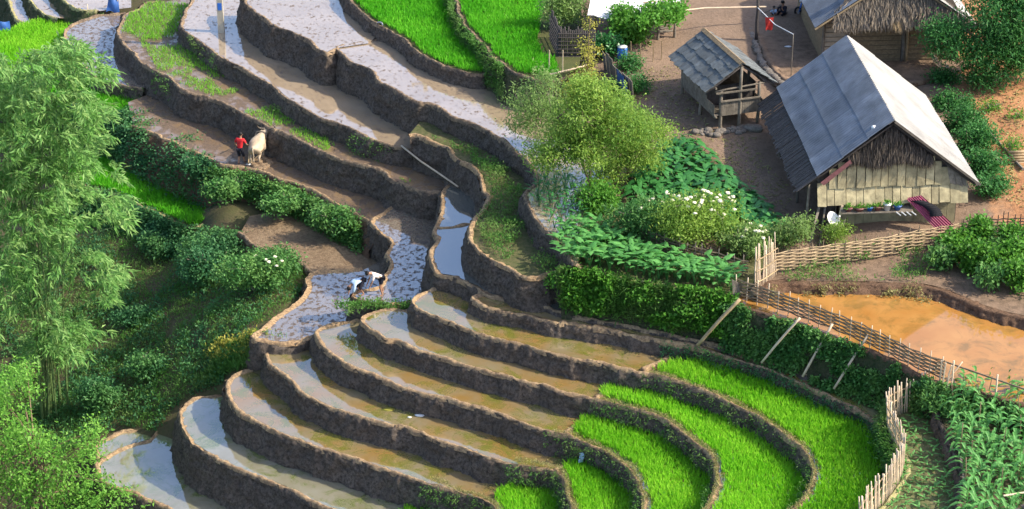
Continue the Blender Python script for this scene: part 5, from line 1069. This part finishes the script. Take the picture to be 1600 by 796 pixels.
mb = MB(); a, b = P(627, 228, 8.0), P(716, 292, 7.55); mb.tube([a, a+(b-a)*.35-(0, 0, .08), a+(b-a)*.7-(0, 0, .03), b], .045, 7); tag(mb.build('bamboo_pipe', MAT['bamboo_pale'], None, True), 'pale bamboo water pipe leading down into the blue paddy', 'pipe')
a = P(596, 38, 10.2); mb = MB(); mb.tube(smooth_px([a+(-.25, .1, .0), a+(-.1, 0, .1), a+(.06, -.14, .05), a+(.06, -.22, -.3), a+(-.02, -.3, -.62)], 5), .045, 7); tag(mb.build('outlet_hose', MAT['metal'], None, True), 'grey outlet hose hanging over the wall of the dense rice', 'hose')
a = P(1037, 539, 7.05); mb = MB(); mb.tube([a+(0, .3, .05), a+(0, -.12, 0)], .11, 10); tag(mb.build('drain_pipe', MAT['rubber'], None, True), 'dark drain pipe in the wall of the narrow channel', 'pipe')
a = P(755, 648, 4.75); mb = MB(); mb.tube([a, a+(.4, -.05, -.12), a+(.75, -.1, -.3)], .025, 5); tag(mb.build('stick', MAT['bamboo_pale']), 'pale stick lodged in a terrace wall', 'stick')
p = P(1383, 678, 7.0); o = stone(None, p+(0, -.1, .1), (.22, .18, .2), 'boulder'); tag(o, 'grey boulder at the end of the channel below the stake fence', 'boulder')
mb = MB(); q = P(1590, 258, 10.4); t = thing('log_pile', 'little pile of pale logs at the red soil edge', 'log pile', q)
for k in range(5): mb = MB(); c = q+(.1*(k % 2), .1*k*.3, .08+.12*k); mb.tube([c-(.45, 0, 0), c+(.5, .1, 0)], .065, 7); mb.build('log', MAT['bamboo_dry'], t, True)
mb = MB(); a, b = on_base([(1545, 210), (1598, 268)]); mb.tube([a+(0, 0, .1), (a+b)/2+(0, 0, .1), b+(0, 0, .1)], .07, 6); tag(mb.build('fallen_log', MAT['oldwood']), 'old log lying between hedge and red soil', 'log')
# low wall across the blue paddy, clods turned up by the plough
pts, _ = base_pts([(392,250),(412,246),(425,256),(410,266),(392,262)], 46, 5.66); t = thing('mud_clods', 'heap of turned mud clods behind the buffalo', 'mud', pts[0])
for p in pts: o = link('clod', STONES[int(rng.integers(6))].copy(), None, t, True); o.data.materials.clear(); o.data.materials.append(MAT['mudclod']); o.location = Vector(p)-t.location; r = rng.uniform(.07, .16); o.scale = (r*1.3, r, r*.8)
for i, (px, py, z, r, m, tx) in enumerate(((607,640,4.06,.16,'yellow_leaf','yellowish leaf scrap floating in the fourth paddy'), (617,634,4.06,.07,'white','small white scrap at the foot of the terrace wall'), (656,649,4.06,.13,'white','crumpled white bag floating in the ochre paddy'), (640,652,4.06,.06,'white','white scrap beside the crumpled bag'), (1232,73,11.02,.12,'white','white scrap on the upper yard'))):
    mb = MB(); p = P(px, py, z); mb.ell(p, (r*1.5, r, .02), 9, 4, lambda v: v*(1+.4*vnoise(v, 2.2, 80+i))[:, None]); tag(mb.build('litter', MAT[m], None, True), tx, 'litter')
mb = MB(); p = TERR['T4']['VR'][4]; j = int(np.argmin([abs(pix(q)[0]-908)+abs(pix(q)[1]-712)*.2 for q in p])); c = p[j]; V = []
for a in range(6):
    for b in range(4): V.append(c+np.array([.06*b-.1+.03*math.sin(a), -.12-.03*math.cos(a*1.3+b)-.02*a, -.02-.08*a]))
mb.add(V, [(a*4+b, a*4+b+1, a*4+b+5, a*4+b+4) for a in range(5) for b in range(3)]); tag(mb.build('plastic_sheet', MAT['shirt_blue'], None, True), 'scrap of pale blue plastic on the wall where rice begins', 'plastic sheet')
def tarp(px, py, z, w, hh, label, pole=True):
    p = P(px, py, z); t = thing('tarp', label, 'tarp', p); V = []; n = 7
    for j in range(n):
        for i in range(n): u, v = i/(n-1), j/(n-1); V.append(p+np.array([(u-.5)*w*(1-.3*v), -.35*(1-v)+.08*math.sin(5*u+3*v), .05+hh*v*(1-.35*abs(u-.6))+.06*math.sin(7*u)]))
    mb = MB(); V = np.array(V); V2 = V+(0, .03, -.02); k = len(V); Fs = [(j*n+i, j*n+i+1, (j+1)*n+i+1, (j+1)*n+i) for j in range(n-1) for i in range(n-1)]; mb.add(np.concatenate([V, V2]), Fs+[tuple(a+k for a in f[::-1]) for f in Fs]); mb.build('sheet', MAT['bluetarp'], t, True)
    if pole: post(t, 'pole', 'bamboo_pale', p+(w*.3, -.1, -.2), p+(w*.33, 0, hh+.25), .03)
tarp(178, 17, 6.0, .8, .8, 'blue tarp hung from a pole behind the muddy paddy'); tarp(131, 26, 5.6, .8, .5, 'small blue tarp beside the muddy paddy rim'); tarp(6, 47, 5.2, 1.0, .5, 'blue tarp spread behind the sunlit rice', False)

# clothes line and motorcycle in the upper yard
t = thing('clothes_line', 'white clothes line between two posts in the upper yard', 'clothes line', P(1235, 133, 11.0))
a = P(1181, 62, 11.0); b = P(1236, 118, 11.0); ta = a+(0, 0, 1.5); tb = b+(0, 0, 2.1)
post(t, 'post', 'darkwood', a-(0, 0, .2), a+(0, 0, 2.2), .09); post(t, 'post', 'oldwood', b-(0, 0, .2), tb, .025)
mb = MB(); mb.tube([ta+(0, 0, .2), ta*.5+tb*.5-(0, 0, .1), tb], .022, 5); mb.build('line', MAT['white'], t)
c = ta*.65+tb*.35; mb = MB(); V = []
for j in range(6):
    for i in range(5): V.append(c+np.array([(i/4-.5)*.42*(1-.05*j), .05*math.sin(i*2+j), .08-.13*j]))
mb.add(V, [(j*5+i, j*5+i+1, j*5+i+6, j*5+i+5) for j in range(5) for i in range(4)]); tag(mb.build('red_garment', MAT['redcloth'], None, True), 'red garment hanging on the white clothes line', 'garment')
m0 = P(1262, 34, 11.02); t = thing('motorcycle', 'dark motorcycle parked under the eave of the thatched house', 'motorcycle', m0); MF = Frame(m0, (.75, .65))
def wheel(c):
    mb = MB(); a = np.linspace(0, 2*math.pi, 19); mb.tube([c+MF.u*math.cos(k)*.27+(0, 0, math.sin(k)*.27) for k in a], .055, 6, False); w_ = mb.build('wheel', MAT['rubber'], t, True)
    mb = MB(); mb.tube([c-MF.v*.05, c+MF.v*.05], .07, 8)
    for k in range(8): mb.tube([c, c+MF.u*math.cos(k*.785)*.25+(0, 0, math.sin(k*.785)*.25)], .008, 3)
    mb.build('rim', MAT['metal'], w_)
wheel(MF(-.62, 0, .32)); wheel(MF(.62, 0, .32))
mb = MB(); mb.tube([MF(-.5, 0, .4), MF(-.2, 0, .62), MF(.3, 0, .55), MF(.55, 0, .38)], [.06, .12, .11, .06], 8); mb.build('frame', MAT['black'], t, True)
mb = MB(); mb.tube([MF(-.05, 0, .78), MF(.25, 0, .8), MF(.62, 0, .86)], [.10, .13, .09], 8); mb.build('seat', MAT['rubber'], t, True)
mb = MB(); mb.tube([MF(-.62, 0, .32), MF(-.45, 0, .85), MF(-.4, 0, 1.0)], [.035, .07, .05], 8); mb.build('fork', MAT['blue'], t, True)
mb = MB(); mb.tube([MF(-.32, -.36, 1.02), MF(-.42, 0, 1.0), MF(-.32, .36, 1.02)], .02, 6); mb.build('handlebar', MAT['metal'], t)
mb = MB(); mb.ell(MF(-.52, 0, .93), (.1, .1, .1), 9, 6); mb.build('headlight', MAT['white'], t, True)
for s in (-.3, .3): mb = MB(); mb.ell(MF(-.36, s, 1.2), (.07, .05, .05), 8, 5); mb.tube([MF(-.36, s, 1.02), MF(-.36, s, 1.18)], .01, 4); mb.build('mirror', MAT['metal'], t)
mb = MB(); mb.bar(MF(.05, -.14, .33), MF(.7, -.16, .42), .08, .08); mb.build('exhaust', MAT['metal'], t)

# tree standing right of the pond, which shades its far side
b = np.array([29.5, P(1600, 470, 9.4)[1]+2.5, 9.8])
plant_tree('shade_tree', 'broad tree on the bank beyond the blackened fence, shading the pond', 'tree', b, [[(0, 0, -.2), (-.2, 0, 2.5), (-.6, 0, 5)], [(0, 0, -.2), (.3, .2, 3), (.8, .3, 5.5)]],
  [(b+(-.8, 0, 5.6), (1.8, 1.6, 1.2)), (b+(.8, .4, 6), (1.8, 1.6, 1.3)), (b+(0, -1.2, 5), (1.5, 1.3, 1.)), (b+(0, 1.4, 5.2), (1.6, 1.4, 1.))], 420, 24, .24, .1, 'tree_dark', 'bark', .3, .15, .3, .16)

# sticks, chips and pebbles trodden into the yard: past counting
pts, _ = base_pts([(1000,110),(1060,100),(1120,215),(1180,215),(1190,240),(1235,300),(1230,340),(1190,320),(1110,235),(1030,190),(990,150)], 900)
k = len(pts); tag(leafobj('yard_debris', pts+(0, 0, .02), unit(np.c_[rng.normal(size=(k, 2)), rng.uniform(0, .25, k)]), unit(rng.normal(size=(k, 3))*.3+(0, 0, 1)), rng.uniform(.08, .3, k), rng.uniform(.03, .08, k), 'grass_dry'), 'dry sticks and chips strewn over the yard', 'debris', kind='stuff')
pts, _ = base_pts([(1500,120),(1600,110),(1600,330),(1560,300),(1530,210)], 700); k = len(pts)
tag(leafobj('soil_debris', pts+(0, 0, .03), unit(np.c_[rng.normal(size=(k, 2)), rng.uniform(0, .4, k)]), unit(rng.normal(size=(k, 3))*.3+(0, 0, 1)), rng.uniform(.1, .28, k), rng.uniform(.05, .1, k), 'grass_dry'), 'dry stalks strewn over the red tilled soil', 'debris', kind='stuff')

t = thing('lean_to_roof', 'dark plank lean-to roof at the edge of the maize garden', 'roof', P(1600, 800, 8.4))
for k in range(6):
    a, c = P(1562+16*k, 803-7*k, 9.2), P(1600+16*k, 850-7*k, 8.8); w = np.array([.34, .1, 0]); board(t, 'roof_plank', 'darkwood', c, c+w, a+w, a, .03)
for px, py in ((1575, 800), (1640, 800)): p = P(px, py, 9.1); post(t, 'post', 'oldwood', (p[0], p[1], 8.2), p-(0, 0, .05), .05)
mb = MB(); mb.tube([P(1568, 775, 9.2), P(1600, 770, 9.2), P(1640, 764, 9.2)], .035, 6); tag(mb.build('bamboo_rail', MAT['bamboo_pale']), 'pale bamboo rail lying over the maize near the lean-to', 'pole')
# ================================================================ people and the buffalo
def skin_mesh(name, nodes, edges, sub=2):
    """one continuous surface grown round a skeleton of joints {name: (xyz, radius or (rx, ry))}"""
    ks = list(nodes); me = bpy.data.meshes.new(name); me.from_pydata([tuple(float(c) for c in nodes[k][0]) for k in ks], [(ks.index(a), ks.index(b)) for a, b in edges], [])
    o = bpy.data.objects.new(name, me); COL.objects.link(o); m = o.modifiers.new('s', 'SKIN'); m.use_smooth_shade = True
    for k, sv in zip(ks, me.skin_vertices[0].data):
        r = nodes[k][1]; sv.radius = (r, r) if isinstance(r, (int, float)) else r
    me.skin_vertices[0].data[0].use_root = True
    s = o.modifiers.new('d', 'SUBSURF'); s.levels = sub; s.render_levels = sub
    bpy.context.view_layer.update(); ev = o.evaluated_get(bpy.context.evaluated_depsgraph_get()); out = bpy.data.meshes.new_from_object(ev); out.name = name
    bpy.data.objects.remove(o); out.polygons.foreach_set('use_smooth', np.ones(len(out.polygons), bool)); return out
def join_mesh(me, mb):
    bm = bmesh.new(); bm.from_mesh(me); m2 = mb.mesh('x', True); bm.from_mesh(m2); bm.to_mesh(me); bm.free(); me.update(); me.polygons.foreach_set('use_smooth', np.ones(len(me.polygons), bool)); return me
def person(label, origin, face, J, shirt, lower, lower_len=1.0, sleeves=.6, hat=None, scale=1.0, name='person', group=None):
    """J: joints in a frame x = right of the person, y = forward, z = up"""
    f = np.array([face[0], face[1], 0.]); f = f/np.linalg.norm(f); r = np.array([f[1], -f[0], 0.]); o = np.asarray(origin, float)
    W = {k: o+scale*(r*v[0]+f*v[1]+np.array([0, 0, v[2]])) for k, v in J.items()}; s = scale
    t = thing(name, label, 'person', o, group)
    def mid(a, b, k=.5): return W[a]*(1-k)+W[b]*k
    nodes = {'pelvis': (W['pelvis'], (.13*s, .10*s)), 'waist': (mid('pelvis', 'chest', .5), (.12*s, .09*s)), 'chest': (W['chest'], (.15*s, .105*s)), 'neck': (W['neck'], .055*s), 'skull': (mid('neck', 'head', .55), .075*s), 'head': (W['head'], .095*s)}
    edges = [('pelvis', 'waist'), ('waist', 'chest'), ('chest', 'neck'), ('neck', 'skull'), ('skull', 'head')]
    for sd in 'LR':
        nodes.update({'sh'+sd: (W['sh'+sd], .058*s), 'el'+sd: (W['el'+sd], .04*s), 'wr'+sd: (W['wr'+sd], .028*s), 'ha'+sd: (W['ha'+sd], (.042*s, .022*s)), 'hi'+sd: (W['hi'+sd], .088*s), 'kn'+sd: (W['kn'+sd], .056*s), 'cf'+sd: (mid('kn'+sd, 'an'+sd, .3), .054*s), 'an'+sd: (W['an'+sd], .036*s), 'to'+sd: (W['to'+sd], .034*s)})
        edges += [('chest', 'sh'+sd), ('sh'+sd, 'el'+sd), ('el'+sd, 'wr'+sd), ('wr'+sd, 'ha'+sd), ('pelvis', 'hi'+sd), ('hi'+sd, 'kn'+sd), ('kn'+sd, 'cf'+sd), ('cf'+sd, 'an'+sd), ('an'+sd, 'to'+sd)]
    body = skin_mesh('body', nodes, edges, 1)
    mb = MB(); up = unit(W['head']-W['neck']); fw = unit(f-up*np.dot(f, up)); sidev = np.cross(fw, up); hc = W['head']
    mb.tube([hc+fw*.085*s, hc+fw*.12*s-up*.02*s], [.02*s, .012*s], 5)                                        # nose
    for e in (-1, 1): mb.ell(hc+sidev*e*.095*s-up*.005*s, (.02*s, .02*s, .03*s), 6, 4); mb.ell(hc+fw*.088*s+sidev*e*.034*s+up*.012*s, (.012*s,)*3, 6, 4)    # ears, eyes
    mb.tube([hc+fw*.085*s-up*.05*s-sidev*.025*s, hc+fw*.085*s-up*.05*s+sidev*.025*s], .009*s, 4)                # mouth
    for sd in 'LR':
        d = unit(W['ha'+sd]-W['wr'+sd]); sv = unit(np.cross(d, f+np.array([.01, .3, .2]))); nv = np.cross(sv, d)
        for k, L in enumerate((.065, .075, .078, .06)):
            b = W['ha'+sd]+sv*(k-1.5)*.02*s; mb.tube([b, b+d*L*.55*s, b+d*L*.85*s+nv*.025*s], [.0095*s, .009*s, .007*s], 5)
        b = W['wr'+sd]+d*.03*s-sv*.03*s; mb.tube([b, b-sv*.03*s+d*.03*s, b-sv*.035*s+d*.06*s+nv*.015*s], [.011*s, .010*s, .008*s], 5)
    link('body', join_mesh(body, mb), MAT['skin'], t)
    # clothes
    n2 = {'pelvis': (mid('pelvis', 'chest', -.18), (.155*s, .12*s)), 'waist': (mid('pelvis', 'chest', .45), (.150*s, .115*s)), 'chest': (W['chest'], (.172*s, .122*s)), 'nk': (mid('chest', 'neck', .7), .075*s)}; e2 = [('pelvis', 'waist'), ('waist', 'chest'), ('chest', 'nk')]
    for sd in 'LR': n2['sh'+sd] = (W['sh'+sd], .078*s); n2['sl'+sd] = (mid('sh'+sd, 'el'+sd, min(1, sleeves)), .062*s); e2 += [('chest', 'sh'+sd), ('sh'+sd, 'sl'+sd)]
    if sleeves > 1:
        for sd in 'LR': n2['sw'+sd] = (mid('el'+sd, 'wr'+sd, sleeves-1), .045*s); e2.append(('sl'+sd, 'sw'+sd))
    link('shirt', skin_mesh('shirt', n2, e2, 1), MAT[shirt], t)
    n3 = {'pelvis': (W['pelvis'], (.145*s, .115*s))}; e3 = []
    for sd in 'LR':
        n3['hi'+sd] = (W['hi'+sd], .105*s); n3['kn'+sd] = (mid('hi'+sd, 'kn'+sd, min(1, lower_len)), .08*s); e3 += [('pelvis', 'hi'+sd), ('hi'+sd, 'kn'+sd)]
        if lower_len > 1: n3['an'+sd] = (mid('kn'+sd, 'an'+sd, lower_len-1), .066*s); e3.append(('kn'+sd, 'an'+sd))
    link('trousers', skin_mesh('trousers', n3, e3, 1), MAT[lower], t)
    mb = MB()
    def hair(v): v = v.copy(); k = (v@fw > .25) & (v@up < .45); v[k] *= .82; k = v@up < -.5; v[k] *= .8; return v*(1+.06*vnoise(v, 4, 3))[:, None]
    mb.ell(hc+up*.022*s-fw*.016*s, (.113*s,)*3, 12, 9, hair); link('hair', mb.mesh('hair', True), MAT['hair'], t)
    return t, W
# the ploughman: seen from behind, striding after the buffalo, one hand on the plough
po = P(376, 258, 5.6)
STAND = dict(pelvis=(0, 0, .88), chest=(0, .10, 1.25), neck=(0, .14, 1.44), head=(0, .17, 1.58), shL=(-.19, .10, 1.36), shR=(.19, .10, 1.36), elL=(-.30, .08, 1.10), wrL=(-.33, .24, .93), haL=(-.33, .31, .88), elR=(.30, .16, 1.10), wrR=(.27, .38, .96), haR=(.26, .45, .93),
  hiL=(-.09, 0, .85), knL=(-.10, .10, .48), anL=(-.11, -.02, .10), toL=(-.11, .13, .05), hiR=(.09, 0, .85), knR=(.10, .16, .48), anR=(.10, .24, .10), toR=(.10, .40, .06))
fdir = np.array([.36, .93])
pm, WP = person('person in red shirt and dark trousers walking behind the buffalo with a plough', po, fdir, STAND, 'shirt_red', 'trousers', 1.25, .85)
# buffalo, heading away
bo = P(398, 259, 5.6); bf = unit(np.array([.16, .99, 0.])); br = np.array([bf[1], -bf[0], 0.])
def B(x, y, z): return bo+.88*(br*x+bf*y+np.array([0, 0, z]))
nodes = {'rump': (B(0, .05, 1.02), (.36, .30)), 'loin': (B(0, .42, 1.04), (.42, .38)), 'belly': (B(0, .80, .99), (.45, .41)), 'chest': (B(0, 1.18, 1.0), (.36, .37)), 'wither': (B(.02, 1.40, 1.14), (.26, .25)), 'neck': (B(.16, 1.66, 1.28), (.17, .2)), 'poll': (B(.36, 1.84, 1.42), .16), 'face': (B(.56, 1.92, 1.30), .125), 'muzzle': (B(.74, 1.98, 1.12), .095), 'nose': (B(.80, 2.0, 1.04), .075), 'tb': (B(0, -.22, 1.16), .06)}
edges = [('rump', 'loin'), ('loin', 'belly'), ('belly', 'chest'), ('chest', 'wither'), ('wither', 'neck'), ('neck', 'poll'), ('poll', 'face'), ('face', 'muzzle'), ('muzzle', 'nose'), ('rump', 'tb')]
for i, (s, off) in enumerate(((-1, .0), (1, .18))):
    nodes.update({'th%d' % i: (B(s*.22, .08+off*.3, .82), .15), 'st%d' % i: (B(s*.24, .20+off, .60), .10), 'ho%d' % i: (B(s*.22, -.02+off, .40), .062), 'sk%d' % i: (B(s*.22, .02+off, .16), .048), 'hf%d' % i: (B(s*.22, .05+off, .03), .062)})
    edges += [('rump', 'th%d' % i), ('th%d' % i, 'st%d' % i), ('st%d' % i, 'ho%d' % i), ('ho%d' % i, 'sk%d' % i), ('sk%d' % i, 'hf%d' % i)]
    f_ = .12*(1 if s < 0 else -1)
    nodes.update({'el%d' % i: (B(s*.22, 1.2+f_*.4, .74), .12), 'wr%d' % i: (B(s*.22, 1.22+f_, .42), .065), 'fk%d' % i: (B(s*.22, 1.2+f_*1.2, .15), .048), 'ff%d' % i: (B(s*.22, 1.24+f_*1.2, .03), .062)})
    edges += [('chest', 'el%d' % i), ('el%d' % i, 'wr%d' % i), ('wr%d' % i, 'fk%d' % i), ('fk%d' % i, 'ff%d' % i)]
bt = thing('water_buffalo', 'pale muddy water buffalo pulling the plough through the wet terrace', 'buffalo', bo)
link('body', skin_mesh('body', nodes, edges, 2), MAT['hide'], bt)
for s in (-1, 1):
    p = B(.34, 1.8, 1.52)+br*s*.1; mb = MB(); mb.tube(smooth_px([p, p+br*s*.28+(0, 0, .06)-bf*.1, p+br*s*.36+(0, 0, .25)-bf*.25, p+br*s*.28+(0, 0, .38)-bf*.32], 3), np.linspace(.055, .012, 10), 6); mb.build('horn', MAT['horn'], bt, True)
    e = B(.32, 1.76, 1.42)+br*s*.14; mb = MB(); mb.tube([e, e+br*s*.13-bf*.05, e+br*s*.25-bf*.08-(0, 0, .05)], [.03, .06, .012], 6); mb.build('ear', MAT['hide'], bt, True)
mb = MB(); mb.tube(smooth_px([B(0, -.2, 1.2), B(.02, -.33, 1.0), B(.05, -.3, .7), B(.03, -.28, .45)], 4), np.linspace(.04, .02, 13), 6); mb.ell(B(.03, -.28, .4), (.04, .04, .1), 7, 5); mb.build('tail', MAT['hide'], bt, True)
pw = thing('plough', 'wooden plough between the buffalo and the person in red', 'plough', P(388, 260, 5.6))
g = P(388, 261, 5.6); mb = MB(); mb.tube(smooth_px([WP['haR']+(0, 0, .04), WP['haR']*.6+g*.4+(.04, 0, .1), g+(0, 0, .12)], 5), .03, 6); mb.build('handle', MAT['bamboo_dry'], pw, True)
mb = MB(); mb.tube(smooth_px([g+(0, 0, .16), g*.6+B(0, -.2, .4)*.4+(0, 0, .12), B(0, -.15, .42)], 5), .032, 6); mb.build('beam', MAT['bamboo_dry'], pw, True)
mb = MB(); mb.tube([g+(-.1, -.05, .16), g+(.08, .1, .06), g+(.24, .26, -.05)], [.03, .09, .01], 6); mb.build('ploughshare', MAT['metal'], pw, True)
for s in (-1, 1): mb = MB(); mb.tube([B(0, -.15, .42), B(s*.42, .6, .75), B(s*.36, 1.35, 1.1)], .014, 5); mb.build('trace', MAT['bamboo_dry'], pw)
mb = MB(); mb.tube(smooth_px([B(-.34, 1.44, 1.1), B(-.2, 1.5, 1.42), B(.24, 1.5, 1.42), B(.38, 1.44, 1.1)], 4), .035, 6); mb.build('yoke', MAT['oldwood'], pw, True)
mb = MB(); mb.tube([WP['haL']+(0, 0, 0), WP['haL']+(-.5, -.1, -.25), WP['haL']+(-.85, -.15, -.4)], .016, 5); tag(mb.build('goad_stick', MAT['oldwood']), 'thin stick held out by the person in red', 'stick')
# worker in white bending over the mud
BEND = dict(pelvis=(0, -.08, .82), chest=(0, .26, 1.02), neck=(0, .42, 1.10), head=(0, .55, 1.12), shL=(-.17, .33, 1.03), shR=(.17, .33, 1.03), elL=(-.2, .42, .78), wrL=(-.16, .52, .56), haL=(-.15, .55, .48), elR=(.2, .40, .78), wrR=(.16, .52, .56), haR=(.15, .56, .48),
  hiL=(-.1, -.08, .80), knL=(-.13, .04, .44), anL=(-.14, -.05, .06), toL=(-.14, .09, .02), hiR=(.1, -.08, .80), knR=(.15, -.06, .43), anR=(.18, -.22, .06), toR=(.18, -.08, .02))
person('person in pale shirt and dark shorts bending forward in the muddy paddy', P(594, 461, 5.76), (-.8, -.35), {k: (v[0], v[1], v[2]*1.04) for k, v in BEND.items()}, 'shirt_white', 'trousers', .8, .9)
STOOP = dict(pelvis=(0, -.15, .74), chest=(0, .22, .70), neck=(0, .40, .60), head=(0, .50, .50), shL=(-.17, .30, .66), shR=(.17, .30, .66), elL=(-.2, .36, .42), wrL=(-.15, .42, .2), haL=(-.14, .45, .12), elR=(.2, .34, .42), wrR=(.16, .44, .2), haR=(.15, .47, .12),
  hiL=(-.1, -.15, .72), knL=(-.14, .05, .40), anL=(-.14, -.14, .06), toL=(-.14, 0, .02), hiR=(.1, -.15, .72), knR=(.14, .05, .40), anR=(.16, -.14, .06), toR=(.16, 0, .02))
person('person in light blue shirt stooping low with both hands on the mud bund', P(562, 461, 5.84), (-.85, -.5), STOOP, 'shirt_blue', 'trousers', 1.3, 1.6)
SIT = dict(pelvis=(0, 0, .16), chest=(0, .10, .50), neck=(0, .13, .68), head=(0, .16, .82), shL=(-.18, .1, .60), shR=(.18, .1, .60), elL=(-.24, .25, .38), wrL=(-.14, .42, .36), haL=(-.10, .47, .36), elR=(.24, .25, .38), wrR=(.14, .42, .36), haR=(.10, .47, .36),
  hiL=(-.1, .02, .16), knL=(-.14, .38, .42), anL=(-.12, .36, .07), toL=(-.12, .5, .03), hiR=(.1, .02, .16), knR=(.14, .38, .42), anR=(.12, .36, .07), toR=(.12, .5, .03))
person('adult in dark clothes squatting with a child in the upper yard', P(1224, 27, 11.02), (-.6, -.8), SIT, 'trousers', 'trousers', 1.7, 1.7)
person('small child in blue grey shirt squatting beside the adult', P(1209, 27, 11.02), (-.3, -.95), SIT, 'shirt_blue', 'trousers', 1.3, .8, scale=.68)
mb = MB(); mb.tube([P(1190, 22, 11.5), P(1204, 16, 11.9), P(1222, 8, 12.1)], .03, 5); tag(mb.build('carrying_pole', MAT['oldwood']), 'dark pole resting above the squatting pair at the fence', 'pole')
